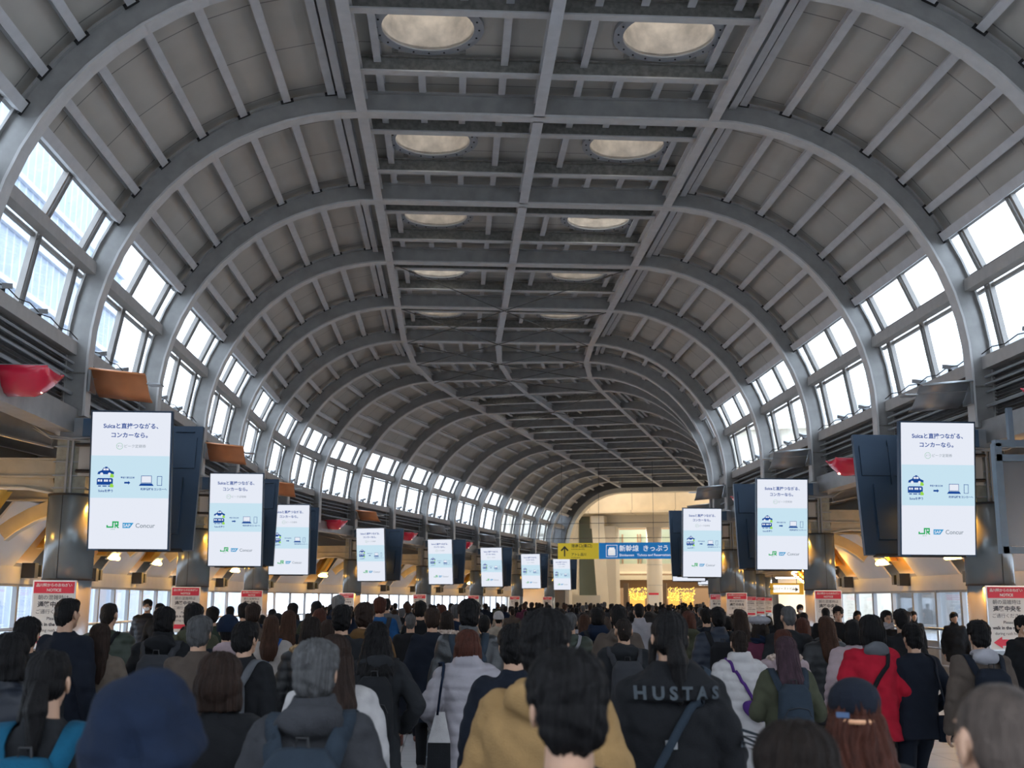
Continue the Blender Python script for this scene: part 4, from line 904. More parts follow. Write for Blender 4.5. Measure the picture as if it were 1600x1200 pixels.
def ribbon(bvh, pts, w, name, m, off=.008, up=None, n=26, th=.007, parent=None):
    """strap laid on a garment: pts in garment space"""
    P = [Vector(p) for p in pts]; L = []
    for i in range(n):
        t = i / (n - 1) * (len(P) - 1); j = min(int(t), len(P) - 2); L.append(P[j].lerp(P[j + 1], t - j))
    for _ in range(2): L = [L[0]] + [(L[i - 1] + L[i] * 2 + L[i + 1]) / 4 for i in range(1, n - 1)] + [L[-1]]
    out = []
    for p in L:
        h, nn, _, _ = bvh.find_nearest(p)
        if (p - h).dot(nn) < off: p = h + nn * off
        rad = Vector((p.x * .6, p.y, max(0, p.z - 1.38) * 4)).normalized(); out.append((p, (nn * .4 + rad * .6).normalized()))
    rings = []
    for i in range(n):
        p, nn = out[i]; d = (out[min(i + 1, n - 1)][0] - out[max(i - 1, 0)][0]).normalized(); s = d.cross(nn).normalized()
        rings.append([p - s * w / 2, p + s * w / 2, p + s * w / 2 + nn * th, p - s * w / 2 + nn * th])
    mb = MB(); mb.loft(rings); return mb.build(name, m, parent, True)
def person(px, py, d, label, sex='m', hair='short', hc='blk', coat='wool', cc='blk', hem=.80, bulk=.008, hood=None, collar='low', pose=(0, 'down'), yaw=0, tr='blk', shoes='blk', hat=None, hatc='blk', mask=False, scarf=None, bag=None, bagc='blk', baglabel=None, face=False, group=None, fur=None, look=0, pw=0, kindm=None, H=None, extra=None):
    X, Y, Z = ground(px, py, d); S = (H or Z) / 1.722
    if hat == 'hoodup': S = Z / 1.775
    near = d < 6; vc = .009 if d < 5.5 else (.014 if d < 11 else .022); vh = .0055 if near else (.008 if d < 11 else .014)
    r = thing('person', label, 'person', (X, Y, 0), math.radians(yaw), group); r.scale = (S, S, S)
    link('body', body_mesh(pose), r)
    cm = cloth('coat', CC[cc], kind=kindm or ('puffer' if coat == 'puffer' else ''))
    names = dict(wool='coat', puffer='padded_coat', suit='jacket', jacket='jacket', parka='parka', leather='leather_jacket', knit='jumper')
    cme = coat_mesh(coat, pose, vc, hem, bulk, sex, hood if hood != 'grey' else None, collar, cm, (px * .37) % 6); link(names.get(coat, 'coat'), cme, r)
    link('trousers', trousers_mesh(pose, .014 if near else .022, pw, cloth('t', CC[tr])), r)
    for sd in 'LR': link('shoe', shoe_mesh(pose, sd, .012 if d < 16 else .02, mat('shoe_' + shoes, CC[shoes] if shoes in CC else (.12, .03, .02), .35)), r)
    if hair:
        ho = link('hair', hair_mesh(hair, vh, hairmat(HOPT[hc])), r)
        if hair.startswith('long'): ho.location.y = -max(0, min(.045, bulk - .008 + (.02 if collar == 'big' else 0)))
    hm = cloth('hat', CC[hatc]) 
    if hat == 'cap':
        b = Blob(); b.ell((0, -.008, 1.668), (.092, .108, .082)); me = b.fuse('cap_crown', hm, .006, 2); crown = link('cap_crown', me, r)
        b = Blob(); b.ell((0, .14, 1.65), (.075, .075, .010), Matrix.Rotation(-.15, 3, 'X')); link('cap_peak', b.fuse('cap_peak', hm, .006, 1), r)
        b = MB(); b.tube([(.062 * math.sin(t) * 1.15, -.112 * math.cos(t * .9), 1.607 + .0 * t) for t in [-.9 + .18 * i for i in range(11)]], .0085, 6); b.build('cap_strap', mat('leather_tan', (.55, .28, .15), .5), crown)
        b = MB(); b.box((-.052, -.099, 1.628), (.045, .004, .018), Matrix.Rotation(-.5, 3, 'Z')); b.build('cap_label', mat('cap_label_blue', (.05, .09, .18), .6), crown)
    elif hat == 'beanie':
        b = Blob(); b.ell((0, -.018, 1.668), (.092, .105, .085)); b.stack([(1.60, 0, -.018, .093, .104), (1.64, 0, -.018, .098, .108), (1.66, 0, -.018, .095, .105)]); link('beanie', b.fuse('beanie', hm, .008, 2, lambda co: .0022 * np.sin(np.arctan2(co[:, 0], co[:, 1]) * 40)), r)
    elif hat == 'beret':
        b = Blob(); b.ell((0, -.02, 1.685), (.125, .125, .048)); b.ell((0, -.015, 1.66), (.092, .10, .05)); link('beret', b.fuse('beret', hm, .008, 2, lambda co: .003 * np.sin(np.arctan2(co[:, 0], co[:, 1]) * 12)), r)
    if fur:
        b = Blob(); 
        for i in range(15): t = -1.9 + i * 3.8 / 14; b.ell((.135 * math.sin(t), -.045 - .10 * math.cos(t), 1.455 + .015 * math.cos(t)), (.036, .036, .034))
        link('fur_trim', b.fuse('fur_trim', mat('fur_' + fur, dict(tan=(.34, .22, .11), cream=(.48, .38, .32))[fur], .95, 0, .5, 30, 1, 120), .008, 1, lambda co: .008 * wob(co, 120, 110, 130, 1)), r)
    if hood == 'grey':
        b = Blob(); b.ell((0, -.105, 1.445), (.115, .052, .07), Matrix.Rotation(.35, 3, 'X')); b.ell((0, -.05, 1.478), (.10, .075, .035)); b.ell((0, -.02, 1.47), (.085, .08, .045)); link('hood', b.fuse('hood', cloth('hood', CC[extra or 'lgrey']), .009, 3, lambda co: .005 * wob(co, 30, 30, 26, 2)), r)
    if scarf:
        b = Blob(); b.stack([(1.44, 0, -.015, .10, .095), (1.49, 0, -.015, .105, .10), (1.54, 0, -.01, .088, .09)]); link('scarf', b.fuse('scarf', cloth('scarf', CC[scarf]), .009, 2, lambda co: .006 * np.sin(co[:, 2] * 130 + 3 * np.sin(co[:, 0] * 20))), r)
    if mask:
        b = Blob(); b.ell((0, .072, 1.562), (.052, .040, .040)); link('face_mask', b.fuse('face_mask', mat('mask_white', (.8, .82, .85), .8), .006, 1), r)
    if face:
        m = MB(); 
        for x in (-1, 1): m.box((x * .03, .094, 1.603), (.022, .006, .007))
        m.build('eyes', mat('eye_dark', (.02, .015, .015), .3), r)
        m = MB()
        for x in (-1, 1): m.box((x * .031, .093, 1.628), (.030, .006, .006))
        m.build('eyebrows', hairmat(HOPT[hc]), r)
        if not mask: m = MB(); m.box((0, .095, 1.554), (.036, .004, .007)); m.build('lips', mat('lips', (.45, .16, .14), .5), r)
        if face == 'glasses':
            m = MB()
            for x in (-1, 1): m.tube([(x * .031 + .021 * math.cos(t), .104, 1.602 + .017 * math.sin(t)) for t in [i * math.pi / 7 for i in range(15)]], .002, 5)
            m.tube([(-.01, .106, 1.603), (.01, .106, 1.603)], .002, 5); m.build('glasses', BLACK, r)
    PEOPLE.append((X, Y, d)); BV = None
    if bag:
        BV = BVHTree.FromPolygons([v.co.copy() for v in cme.vertices], [tuple(p.vertices) for p in cme.polygons])
        bm_ = cloth('bag', CC[bagc]); bt = {'backpack': 'backpack', 'cross': 'crossbody_bag', 'tote': 'tote_bag', 'sling': 'sling_bag', 'shoulder': 'shoulder_bag'}[bag]
        g = thing(bt, baglabel or '%s %s carried by a commuter' % (bagc, bt), 'backpack' if bag == 'backpack' else 'bag', (X, Y, 0), math.radians(yaw)); g.scale = (S, S, S)
        vb = .010 if d < 11 else .016
        if bag == 'backpack':
            yb = -.125 - bulk; w_ = .135 if sex == 'f' else .145; zt = 1.36 if pw != 9 else 1.3
            if hood == 'down': yb -= .02
            b = Blob(); b.stack([(.93, 0, yb - .06, w_, .062), (.98, 0, yb - .075, w_ + .008, .08), (1.15, 0, yb - .075, w_ + .004, .08), (1.30, 0, yb - .065, w_ - .01, .065), (zt, 0, yb - .05, w_ - .055, .04)], p=3.4); link('pack', b.fuse('pack', bm_, vb, 3, lambda co: .003 * wob(co, 22, 20, 18, px)), g)
            b = Blob(); b.stack([(.96, 0, yb - .14, w_ - .03, .03), (1.02, 0, yb - .145, w_ - .022, .034), (1.12, 0, yb - .14, w_ - .03, .028)], p=3.4); link('front_pocket', b.fuse('front_pocket', bm_, vb, 2), g)
            b = MB(); b.tube([(-w_ + .03, yb - .145, 1.12), (-w_ * .6, yb - .158, 1.175), (0, yb - .16, 1.19), (w_ * .6, yb - .158, 1.175), (w_ - .03, yb - .145, 1.12)], .0035, 5); b.tube([(-.025, yb - .05, zt - .01), (-.02, yb - .05, zt + .035), (.02, yb - .05, zt + .035), (.025, yb - .05, zt - .01)], .006, 6); b.build('zip_and_handle', BLACK, g)
            for x in (-1, 1): ribbon(BV, [(x * .085, yb - .05, 1.27), (x * .115, yb - .01, 1.36), (x * .132, -.07, 1.45), (x * .13, .06, 1.44), (x * .13, .14, 1.30), (x * .14, .10, 1.12)], .075 if d < 6 else .055, 'strap', bm_, parent=g)
        elif bag in ('cross', 'sling', 'shoulder'):
            x = -1 if bag != 'cross' else 1; hl = .02
            if bag == 'shoulder': ribbon(BV, [(x * -.13, .10, 1.25), (x * -.135, .0, 1.46), (x * -.13, -.12, 1.35), (x * -.17, -.15, 1.1), (x * -.21, -.12, .95)], .03, 'strap', bm_, parent=g); c = (x * -.25, -.1, .86)
            else: ribbon(BV, [(x * .13, .10, 1.25), (x * .10, .02, 1.46), (x * .07, -.12, 1.36), (x * -.04, -.17, 1.18), (x * -.13, -.16, 1.02), (x * -.18, -.12, .95)], .035 if bag == 'cross' else .028, 'strap', bm_, parent=g); c = (x * -.2, -.14, .88) if bag == 'cross' else (x * -.08, -.20, 1.03)
            b = Blob()
            if bag == 'sling': b.ell(c, (.13, .05, .075), Matrix.Rotation(-.5 * x, 3, 'Y')); b.ell((c[0] - x * .05, c[1], c[2] - .03), (.09, .05, .07))
            else: b.stack([(c[2] - .12, c[0], c[1], .11, .045), (c[2] + .1, c[0], c[1], .115, .04)], p=4)
            link('pouch', b.fuse('pouch', bm_, vb, 2), g)
            if bag == 'cross' and d < 6: b = MB(); fz = 1.20; h, nn, _, _ = BV.find_nearest(Vector((x * -.03, -.17, 1.19))); b.box(h + nn * .018, (.05, .01, .035)); b.build('buckle', ALU, g)
        elif bag == 'tote':
            b = Blob(); b.stack([(.72, -.21, -.20, .085, .05), (1.0, -.21, -.19, .075, .03)], p=5); link('tote_base', b.fuse('tote_base', BLACKCLOTH, vb, 2), g) if False else None
            q = MB(); P0 = [(-.30, -.215, .66), (-.12, -.235, .66), (-.12, -.165, .66), (-.30, -.145, .66)]; P1 = [(-.295, -.215, .90), (-.125, -.235, .90), (-.125, -.165, .90), (-.295, -.145, .90)]; P2 = [(-.24, -.20, 1.12), (-.17, -.205, 1.12), (-.17, -.18, 1.12), (-.24, -.175, 1.12)]
            q.loft([P0, P1]); q.build('base', cloth('x', CC['blk']), g); q = MB(); q.loft([P1, P2]); q.build('upper', cloth('x', CC['white']), g)
            for dy in (-.01, .02): ribbon(BV, [(-.225, -.2, 1.10), (-.20, -.16, 1.32), (-.17, -.05, 1.44), (-.19, .06, 1.38), (-.22, .05, 1.1)], .018, 'strap', cloth('x', CC['navy2']), off=.01 + max(dy, 0), parent=g)
    return r, cme
# ---- nearest row
P = person
P(237, 1052, 2.7, 'person in a big dark blue hood, blurred, nearest at bottom left', hair=None, coat='jacket', cc='hoodblue', hood='up', hat='hoodup', bulk=.02)
P(885, 1022, 2.55, 'person with short black hair and navy collar, nearest at bottom centre', hair='full', cc='navy', yaw=8, hem=.8)
P(1554, 1058, 2.05, 'bald grey-haired man nearest at the bottom right corner', hair='bald', hc='crop', cc='dgrey', yaw=6)
P(1333, 1070, 3.7, 'woman in a navy cap with long auburn hair in front of the suited man', 'f', 'longwavy', 'rb', cc='blk2', hat='cap', hatc='navy', yaw=-12)
P(1240, 1130, 2.5, 'dark-haired head blurred at the bottom edge beside the navy cap', 'f', 'bobwide', 'db', cc='blk', yaw=0)
P(853, 957, 4.15, 'tall man in a tan hooded jacket looking to the right', hair='full', coat='jacket', cc='tan', bulk=.022, hood='down', yaw=-18, pose=(.6, 'phone'))
r7, c7 = P(1045, 957, 5.2, 'person in a black wool coat with grey lettering and a low ponytail', 'm', 'ponytail', 'blk', coat='jacket', cc='blk', bulk=.018, collar='cape', pose=(.5, 'down'), bag='cross', bagc='slate', baglabel='grey-blue crossbody strap bag with metal buckle on the lettered black coat')
bv7 = BVHTree.FromPolygons([v.co.copy() for v in c7.vertices], [tuple(p.vertices) for p in c7.polygons])
def print_on(txt, size, org, ux, uy, nm):
    m = MB(); text_mb(txt, size, m, org, ux, uy, .003); out = []
    for p in m.v:
        p = Vector(p); h, n, i, dd = bv7.ray_cast(Vector((p.x, -.6, p.z)), Vector((0, 1, 0)))
        out.append(tuple(h + Vector((0, -.014, 0))) if h else tuple(p))
    m.v = out; m.build(nm, mat("lettering_grey", (.03, .04, .05), .7), r7)
print_on('H U S T A S', .072, (0, -.3, 1.37), (1, 0, 0), (0, 0, 1), 'back_lettering')
print_on('ENT', .066, (-.285, -.3, 1.19), (.25, 0, .97), (-.97, 0, .25), 'sleeve_lettering')
print_on('IVE', .055, (.278, -.3, 1.21), (-.15, 0, -.98), (.98, 0, -.15), 'sleeve_lettering')
P(495, 1003, 4.35, 'grey-haired man in a dark hooded jacket wearing a slate backpack', hair='full', hc='gr', coat='jacket', cc='dgrey', bulk=.018, hood='down', bag='backpack', bagc='slate', baglabel='slate blue backpack with wide straps on the grey-haired man', yaw=-4, collar='stand')
P(80, 1018, 4.3, 'woman with black ponytail and teal backpack at the bottom left corner', 'f', 'ponytail', 'blk', coat='jacket', cc='blk2', bag='backpack', bagc='teal', baglabel='bright teal backpack at the bottom left corner', bulk=.012)
P(345, 1021, 4.9, 'woman with dark brown bob and black coat behind the blue hood', 'f', 'bobwide', 'dbr', cc='blk', bulk=.014)
P(20, 990, 6.2, 'person with bushy black hair and navy padded coat at the left edge', 'm', 'bobwide', 'blk', coat='puffer', cc='navy', bulk=.03, yaw=-10)
P(45, 966, 8.2, 'black-haired person behind the navy padded coat at the left edge', hair='full', cc='blk2')
P(803, 978, 6.4, 'dark-haired man in a navy jacket half hidden by the tan jacket', hair='full', coat='jacket', cc='navy', yaw=-5)
# ---- left block
P(108, 935, 9.2, 'man in a navy coat looking right in front of the nearest left pillar', cc='navy', bulk=.015, yaw=-22, pose=(.5, 'down'))
P(158, 975, 9.4, 'woman with long straight brown hair and belted taupe coat', 'f', 'long', 'dbr', cc='camel', hem=.5, bulk=.008)
P(172, 942, 11.2, 'older man in a dark green quilted coat with shoulder strap', hair='thin', hc='db', coat='puffer', cc='dgreen', bulk=.02, bag='cross', bagc='blk', baglabel='black strap bag across the dark green quilted coat', yaw=-6)
P(231, 937, 22.5, 'man in a white face mask and navy jacket facing the camera, left windows', hair='full', coat='puffer', cc='navy', mask=True, face=True, yaw=185, pose=(.5, 'down'))
P(250, 943, 21, 'small woman facing the camera beside the masked man by the left windows', 'f', 'long', 'blk', cc='blk2', face=True, yaw=175)
P(258, 950, 9.8, 'man in a black hooded coat with a grey backpack in the left crowd', hair='full', coat='jacket', cc='blk', hood='down', bag='backpack', bagc='dgrey', baglabel='boxy dark grey backpack on the black hooded coat, left crowd', bulk=.012, collar='stand')
P(304, 944, 11, 'man in an olive parka beside the second left pillar', hair='full', coat='jacket', cc='olive', hood='down', bulk=.025)
P(314, 964, 8.3, 'grey-haired man in a brown-grey coat in the left crowd', hair='full', hc='gr', cc='brown', bulk=.012, yaw=-8, bag='shoulder', bagc='navy', baglabel='navy strap bag on the shoulder of the brown-grey coat')
P(333, 949, 15.5, 'person in a dark grey-green coat behind the grey-haired man, left crowd', hair='full', cc='dgreen')
P(358, 965, 10.2, 'person in a navy knitted beanie with a pale pink hood on the collar', 'm', None, coat='jacket', cc='navy', hat='beanie', hatc='navy2', hood='grey', extra='pink', hair_=None) if False else person(358, 965, 10.2, 'person in a navy knitted beanie with a pale pink hood on the collar', hair='short', coat='jacket', cc='navy', hat='beanie', hatc='navy2', hood='grey', extra='pink')
P(386, 973, 8.1, 'black-haired man in a black coat with a blue-grey backpack, looking right', hair='full', cc='blk', yaw=-28, bag='backpack', bagc='grey', baglabel='blue-grey backpack on the black-haired man looking right, left crowd')
P(396, 944, 13.5, 'person with greyish brown hair behind the navy beanie', hair='full', hc='dbr', cc='brown', collar='stand')
P(382, 943, 17, 'black-haired person behind the navy beanie', hair='full', cc='blk')
P(425, 962, 12.4, 'woman with light brown hair in a cream jumper carrying a blue bag', 'f', 'long', 'br', coat='knit', cc='cream', hem=.84, bulk=.02, bag='cross', bagc='royal', baglabel='bright blue pouch with black strap on the cream jumper')
P(452, 954, 13.6, 'woman with brown hair in a black coat beside the cream jumper', 'f', 'long', 'br', cc='blk', hem=.6)
P(434, 958, 16, 'dark-haired person behind the woman in the cream jumper', cc='blk2')
P(458, 943, 19, 'person with rounded black hair in slate blue jacket, left crowd', hair='full', cc='slate')
P(487, 965, 9.8, 'woman in a black coat with a tan fur-trimmed hood', 'f', 'bob', 'db', coat='puffer', cc='blk', bulk=.02, hood='down', fur='tan')
P(495, 939, 17, 'man in a dark green jacket with short dark hair beyond the fur hood', cc='dgreen', coat='jacket', bulk=.015)
P(500, 952, 15, 'person with reddish brown hair beyond the fur hood', 'f', 'bob', 'rb', cc='dgreen')
P(513, 969, 13, 'small person with brown hair beside the black suit', 'f', 'bob', 'dbr', cc='brown')
P(529, 931, 17, 'white-haired person in a bright navy hood rising above the crowd', hair='full', hc='lg', coat='jacket', cc='navy2', hood='down', collar='big')
P(519, 944, 19, 'black-haired person left of the white-haired one', cc='blk')
P(535, 947, 10.2, 'man in a black suit with a white shirt collar in the left centre crowd', hair='full', coat='suit', cc='blk2', hood='grey', extra='white', bulk=.0) if False else P(535, 947, 10.2, 'man in a black suit with tidy black hair in the left centre crowd', hair='full', coat='suit', cc='blk2', bulk=.002)
P(523, 993, 5.9, 'woman with long brown hair in a white fleece beside the grey-haired man', 'f', 'long', 'dbr', coat='knit', cc='white', hem=.75, bulk=.025, yaw=14)
P(570, 943, 10.8, 'person with bowl-cut dark hair in an ochre brown jacket', hair='full', hc='dbr', coat='jacket', cc='ochre', bulk=.022, hood='down')
P(594, 934, 16.5, 'man with reddish hair in a bright blue jacket wearing a backpack', hair='full', hc='rb', coat='jacket', cc='blue', bag='backpack', bagc='dgrey', baglabel='dark grey backpack on the bright blue jacket', bulk=.015)
P(604, 935, 21, 'dark-haired person behind the bright blue jacket', cc='grey')
P(590, 973, 8.2, 'woman with wavy black hair in a black hooded coat with a black backpack', 'f', 'longwavy', 'blk', coat='jacket', cc='blk2', hem=.55, bulk=.016, hood='down', bag='backpack', bagc='blk', baglabel='large black backpack on the woman with wavy hair', pose=(.4, 'hip'))
P(642, 960, 15.3, 'grey-haired man in a black suit with brown shoes walking in a gap', hair='short', hc='gr', coat='suit', cc='blk', shoes='tanshoe', tr='navy', pose=(.7, 'down'))
P(676, 951, 12.6, 'brown-haired man in a long navy overcoat', hair='full', hc='dbr', cc='navy', hem=.55, bulk=.014, pose=(-.6, 'down'))
P(657, 940, 16.5, 'person with round black hair and black coat behind the navy overcoat', hair='full', cc='blk')
P(691, 945, 22, 'person with light reddish hair in the centre crowd', 'f', 'bob', 'rb', cc='slate')
P(698, 956, 14.5, 'woman in a dark coat with a pale fur hood in the centre crowd', 'f', 'bob', 'db', coat='puffer', cc='slate', fur='cream')
P(713, 945, 18, 'grey-haired person in a navy jacket beside the tall leather jacket', hair='full', hc='gr', cc='navy2')
P(733, 938, 9.7, 'tall man with shaggy hair in a black leather jacket and blue backpack straps', hair='full', coat='leather', kindm='leather', cc='blk2', bulk=.02, bag='backpack', bagc='slate', baglabel='slate backpack on the tall man in black leather', collar='stand')
P(756, 961, 13, 'dark-haired person in navy right of the leather jacket', cc='navy')
P(779, 957, 20, 'person in a white knitted beanie and beige coat', hair='short', hat='beanie', hatc='white', cc='beige')
P(731, 985, 8.6, 'woman with reddish brown hair in a pale lavender padded coat', 'f', 'bobwide', 'rb', coat='puffer', cc='lav', hem=.50, bulk=.045, collar='big', pose=(-.6, 'hip'), bag='tote', baglabel='white and black tote bag on the shoulder of the lavender coat')
# ---- right block
P(891, 957, 13, 'grey-haired man in a green quilted jacket with a grey bag', hair='short', hc='gr', coat='puffer', cc='dgreen', bulk=.022, bag='cross', bagc='lgrey', baglabel='pale grey bag on the green quilted jacket')
P(913, 960, 16, 'woman with light brown hair behind the tan jacket man', 'f', 'long', 'br', cc='brown')
P(933, 950, 13.4, 'person in a navy hood and black backpack, centre right', hair='full', coat='jacket', cc='navy2', hood='down', collar='big', bag='backpack', bagc='blk2', baglabel='black backpack on the person with the navy hood')
P(966, 947, 12, 'dark-haired man in a purplish grey coat', hair='full', cc='lgrey' if False else 'brown', coat='jacket', bulk=.02, hood='down')
P(974, 966, 10.1, 'balding man in a black jacket with a black backpack', hair='thin', hc='db', coat='jacket', cc='blk2', hood='down', bag='backpack', bagc='dgrey', baglabel='black backpack with carry handle on the balding man', bulk=.016)
P(998, 943, 17, 'man with dark hair in a plain pale grey jumper', hair='short', coat='knit', cc='lgrey', bulk=.008, collar='stand')
P(1075, 955, 15, 'woman with a brown bob and olive hood right of the lettered coat', 'f', 'bob', 'rb', coat='jacket', cc='olive', hood='down')
P(1103, 951, 16, 'dark-haired person in a navy coat left of the blue padded jacket', hair='full', cc='navy')
P(1121, 950, 13, 'man in a glossy navy padded jacket with a black backpack', hair='full', coat='puffer', cc='navy2', bulk=.03, bag='backpack', bagc='blk', baglabel='flat black backpack on the glossy navy padded jacket', collar='stand')
P(1136, 964, 16.5, 'small black-haired person right of the blue padded jacket', hair='full', cc='blk')
P(1156, 953, 14, 'woman with dark brown long hair in front of the pillars', 'f', 'long', 'dbr', cc='blk')
P(1154, 986, 9.8, 'woman with gathered dark hair in a long white padded coat', 'f', 'bun', 'db', coat='puffer', cc='white', hem=.34, bulk=.035, collar='big', bag='sling', bagc='purple', baglabel='purple sling bag across the long white padded coat')
P(1186, 964, 12.3, 'person in a pale grey beret and maroon coat', 'f', 'bob', 'db', cc='maroon', hat='beret', hatc='lgrey', scarf='navy2')
P(1226, 995, 8.6, 'woman with long mauve-brown hair in an olive jacket with navy backpack', 'f', 'long', 'mauve', coat='jacket', cc='olive', bulk=.025, bag='backpack', bagc='slate', baglabel='navy backpack on the olive jacket woman', pose=(0, 'phone'))
P(1222, 984, 10.3, 'woman in a pink coat with fur-trimmed hood behind the olive jacket', 'f', 'long', 'rb', cc='pink', coat='puffer', bulk=.02, fur='cream', hood='down')
P(1231, 947, 12.2, 'man with greying hair in a black overcoat carrying a bag', hair='short', hc='gr', cc='blk2', hem=.55, bulk=.016, pose=(.4, 'down'))
P(1217, 944, 16, 'woman with dark hair left of the black overcoat, partly hidden', 'f', 'long', 'blk', cc='blk')
P(1253, 966, 14, 'auburn-haired head behind the black overcoat', 'f', 'bob', 'rb', cc='blk')
P(1289, 963, 12, 'woman with brown hair in a black knee-length padded coat', 'f', 'long', 'br', coat='puffer', cc='blk2', hem=.6, bulk=.025, tr='olive')
P(1359, 952, 9.6, 'person in a bright red jacket with grey hood and black bobbed hair', 'f', 'bobwide', 'blk', coat='jacket', cc='red', hem=.72, bulk=.03, hood='grey', extra='grey', tr='olive', bag='cross', bagc='blk', baglabel='black strap bag across the bright red jacket', pose=(.4, 'down'), H=1.74)
P(1332, 969, 11.2, 'woman with black hair in a pale pink padded coat left of the red jacket', 'f', 'bob', 'blk', coat='puffer', cc='pink', bulk=.025)
P(1385, 954, 17.5, 'woman in glasses and grey scarf facing the camera beyond the red jacket', 'f', 'bob', 'blk', cc='blk', face='glasses', scarf='lgrey', yaw=180)
P(1407, 953, 12.6, 'man in black between the red jacket and the suited man', hair='full', cc='blk', bulk=.012)
P(1424, 976, 9.6, 'black-haired man in a dark navy suit walking with legs apart', hair='full', coat='suit', cc='navy', hem=.76, bulk=.008, pose=(.75, ('down', 'hip')), yaw=8, tr='navy', bag='shoulder', bagc='navy', baglabel='thin dark strap on the shoulder of the navy suit')
P(1527, 971, 9.0, 'man in a dark olive coat with grey hood in front of the right pillar', hair='full', coat='jacket', cc='brown', hood='grey', extra='lgrey', bag='backpack', bagc='navy', baglabel='small navy backpack on the man by the right pillar', bulk=.012)
P(1598, 963, 13, 'man in a white face mask facing the camera at the right edge', hair='full', cc='blk', mask=True, face=True, yaw=190)
P(1250, 945, 30, 'masked man facing the camera beyond the second right pillar', hair='full', cc='blk2', mask=True, face=True, yaw=180)
P(1309, 948, 19, 'person in a black coat walking beside the second right pillar', hair='full', cc='blk', yaw=160, face=True)
# ---- the packed crowd further on: every one an object of its own, one mesh each
def join_mesh(parts, name):
    vs, fs, mi = [], [], []
    for i, me in enumerate(parts):
        n = len(vs); vs += [tuple(v.co) for v in me.vertices]
        for p in me.polygons: fs.append(tuple(q + n for q in p.vertices)); mi.append(i)
    me = bpy.data.meshes.new(name); me.from_pydata(vs, [], fs)
    for p in parts: me.materials.append(p.materials[0])
    me.polygons.foreach_set('material_index', mi); me.shade_smooth(); me.update(); return me
FAR = {}
for hs, sex in (('full', 'm'), ('short', 'm'), ('bob', 'f'), ('long', 'f')):
    for st_ in ('wool', 'puffer'):
        po = (.5 if sex == 'm' else -.5, 'down')
        c_ = coat_mesh(st_, po, .03, .7, .02 if st_ == 'puffer' else .01, sex, 'down' if st_ == 'puffer' and sex == 'm' else None, 'stand', cloth('c', CC['blk']), 1.0)
        FAR[(hs, st_)] = (join_mesh([body_mesh(po, .022), c_, trousers_mesh(po, .03, 0, cloth('t', CC['blk'])), hair_mesh(hs, .018, hairmat(HBLK))], 'person'), sex)
rnd = random.Random(11)
cols = [('blk', 30, 'black'), ('blk2', 18, 'black'), ('navy', 16, 'navy'), ('dgrey', 10, 'dark grey'), ('navy2', 5, 'navy'), ('brown', 5, 'brown'), ('olive', 4, 'olive'), ('beige', 4, 'beige'), ('lgrey', 3, 'pale grey'), ('white', 2, 'white'), ('camel', 3, 'brown'), ('maroon', 1, 'maroon')]
cbag = [c for c in cols for _ in range(c[1])]; hbag = ['blk'] * 10 + ['db'] * 6 + ['dbr'] * 4 + ['br'] * 2 + ['gr'] * 2
placed = [(x, y) for x, y, d in PEOPLE]; n = 0; tries = 0
HCOL = dict(blk='black', db='black', dbr='brown', br='brown', gr='grey')
while n < 270 and tries < 30000:
    tries += 1; k = 2 + 16.6 * rnd.random() ** .95; k0 = int(k); off = rnd.uniform(-6.0, 6.0); 
    p = pt(min(k0, 18), k - k0, off, 0)
    if p.y < 17.5 and n > 12: continue
    if any((p.x - x) ** 2 + (p.y - y) ** 2 < (.62 if p.y < 40 else .8) ** 2 for x, y in placed): continue
    if any((p - fp(q, s * PW, 0)).length < .8 for q in PIL for s in (-1, 1)): continue
    # skip where an earlier right-side aisle stays open
    hs = rnd.choice(['full', 'full', 'short', 'short', 'bob', 'long']); st_ = rnd.choice(['wool', 'wool', 'puffer']); me, sex = FAR[(hs, st_)]
    hc = rnd.choice(hbag); cc_ = rnd.choice(cbag)
    o = link('person', me); h = (rnd.gauss(1.70, .055) if sex == 'm' else rnd.gauss(1.59, .05)); h = min(h, 1.80); S = h / 1.722; o.scale = (S, S, S)
    o.location = (p.x, p.y, 0); o.rotation_euler = (0, 0, -frame_(min(int(k + .5), 18))[2] + rnd.gauss(0, .12))
    for i, m_ in ((1, cloth('c', CC[cc_[0]], kind='puffer' if st_ == 'puffer' else '')), (3, hairmat(HOPT[hc]))): o.material_slots[i].link = 'OBJECT'; o.material_slots[i].material = m_
    hn = {'full': 'short-haired', 'short': 'short-haired', 'bob': 'bob-haired', 'long': 'long-haired'}[hs]
    zone = 'mid-hall crowd' if k < 6 else ('crowd at the bend' if k < 9 else 'far packed crowd')
    zone = zone + ', ' + ('left half' if off < 0 else 'right half'); zone2 = '%s side' % ('left' if off < 0 else 'right')
    tag(o, '%s %s commuter, %s %s coat, %s' % (HCOL[hc], hn, cc_[2], 'padded' if st_ == 'puffer' else 'plain', zone), 'person', 'commuters packed in the %s, %s, %s %s %s' % (zone, zone2, HCOL[hc], hn, cc_[2] + st_))
    placed.append((p.x, p.y)); n += 1
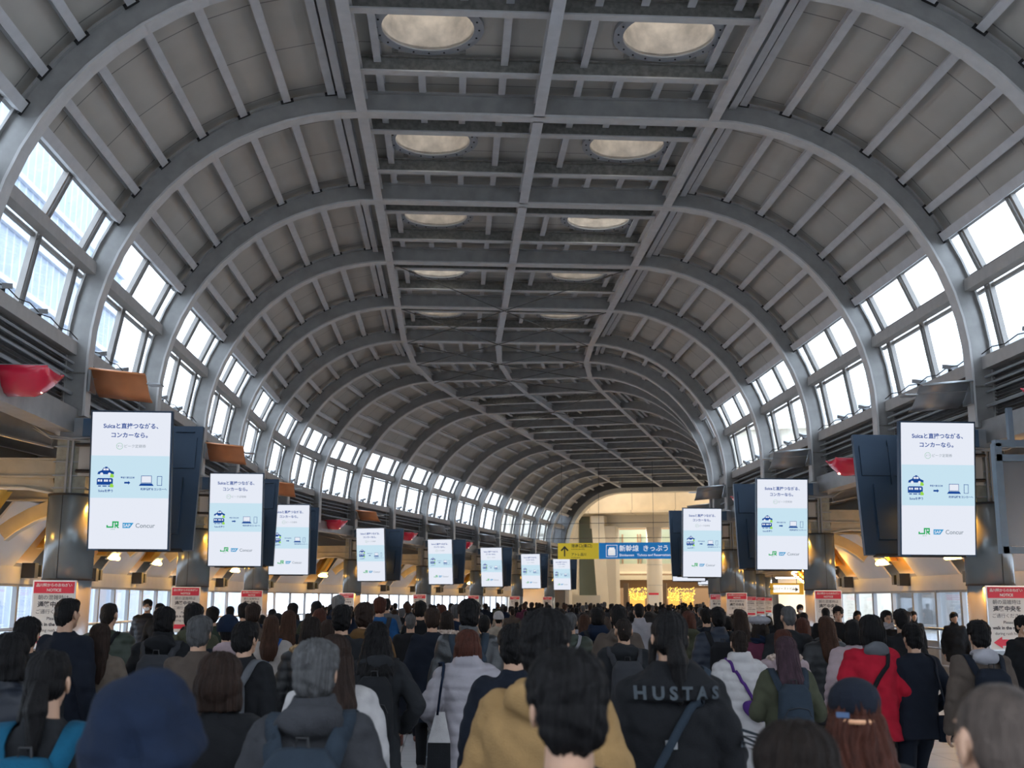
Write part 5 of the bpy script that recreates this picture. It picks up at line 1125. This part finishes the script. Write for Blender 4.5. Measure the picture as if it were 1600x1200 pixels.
# few people beyond the pillars on the right, walking towards the camera
for i in range(12):
    x, y = rnd.uniform(9.6, 10.6) if False else rnd.uniform(8.9, 10.4), rnd.uniform(21, 33); k = 3
    me, sex = FAR[(rnd.choice(['full', 'bob']), 'wool')]; 
    if any((x - a) ** 2 + (y - b) ** 2 < .6 for a, b in placed): continue
    o = link('person', me); o.location = (x, y, 0); o.rotation_euler = (0, 0, math.pi); o.scale = (.96, .96, .96); placed.append((x, y))
    tag(o, 'commuter in black walking towards the camera in the right side aisle', 'person', 'commuters coming along the right side aisle')
# ---------------------------------------------------------------- outside: buildings seen through the glass
BW = brickmat('tower_white_louvre', (.30, .35, .44), (.28, .33, .42), (.46, .50, .58), 6, 1.1, .5, .12)
BW2 = brickmat('pale_facade_panels', (.46, .49, .54), (.44, .47, .52), (.36, .38, .42), 3, 1.6, .5, .06)
for i, (x, y, sx, sy, h, lab) in enumerate(((-33, 66, 14, 40, 32, 'white office tower with horizontal louvres outside the left windows'), (-34, 122, 14, 56, 13, 'low white building outside the far left windows'), (38, 72, 12, 46, 17, 'pale office block outside the right windows'), (46, 128, 12, 50, 22, 'pale building further along outside the right windows'))):
    b = MB(); b.box((x, y, h / 2 - 4), (sx, sy, h + 8)); b2 = b.build('building_body', BW if i < 1 else BW2); t = thing('office_building', lab, 'building', (x, y, -4)); b2.parent = t; b2.matrix_parent_inverse = t.matrix_world.inverted(); b2.matrix_parent_inverse = Matrix.Translation((-x, -y, 4))
    b = MB()
    for j in range(int(h / 3.3)):
        b.box((0, 0, 4 + j * 3.3), (sx + .5, sy + .5, .35))
    b.build('louvre_band', mat('band_pale', (.5, .53, .58), .5), t)
m = MB(); m.box((3, 30, -6.2), (240, 260, .4)); tag(m.build('ground_outside', mat('platform_roofs_pale', (.72, .72, .72), .9, 0, .2, .5)), kind='structure')  # outside ground made pale to bounce daylight up onto the ceiling
# lights of the far hall (its own ceiling lamps)
for i, (x, v) in enumerate(((-4, 3.5), (4, 3.5), (-4, 11.5), (4, 11.5))):
    zt = 12.9 if v < 6 else 8.1
    t = thing('ceiling_panel_lamp', 'square ceiling lamp of the far entrance hall, %s %s' % ('upper' if v < 6 else 'lower', 'left' if x < 0 else 'right'), 'lamp'); t.matrix_world = E0 @ Matrix.Translation((x, v, zt))
    b = MB(); b.box((0, 0, .04), (2.2, 2.2, .1)); b.build('frame', ALU, t)
    b = MB(); b.box((0, 0, -.02), (2, 2, .02)); b.build('diffuser', emis('hall_lamp', (1, .84, .62), 15 if v < 6 else 12), t)
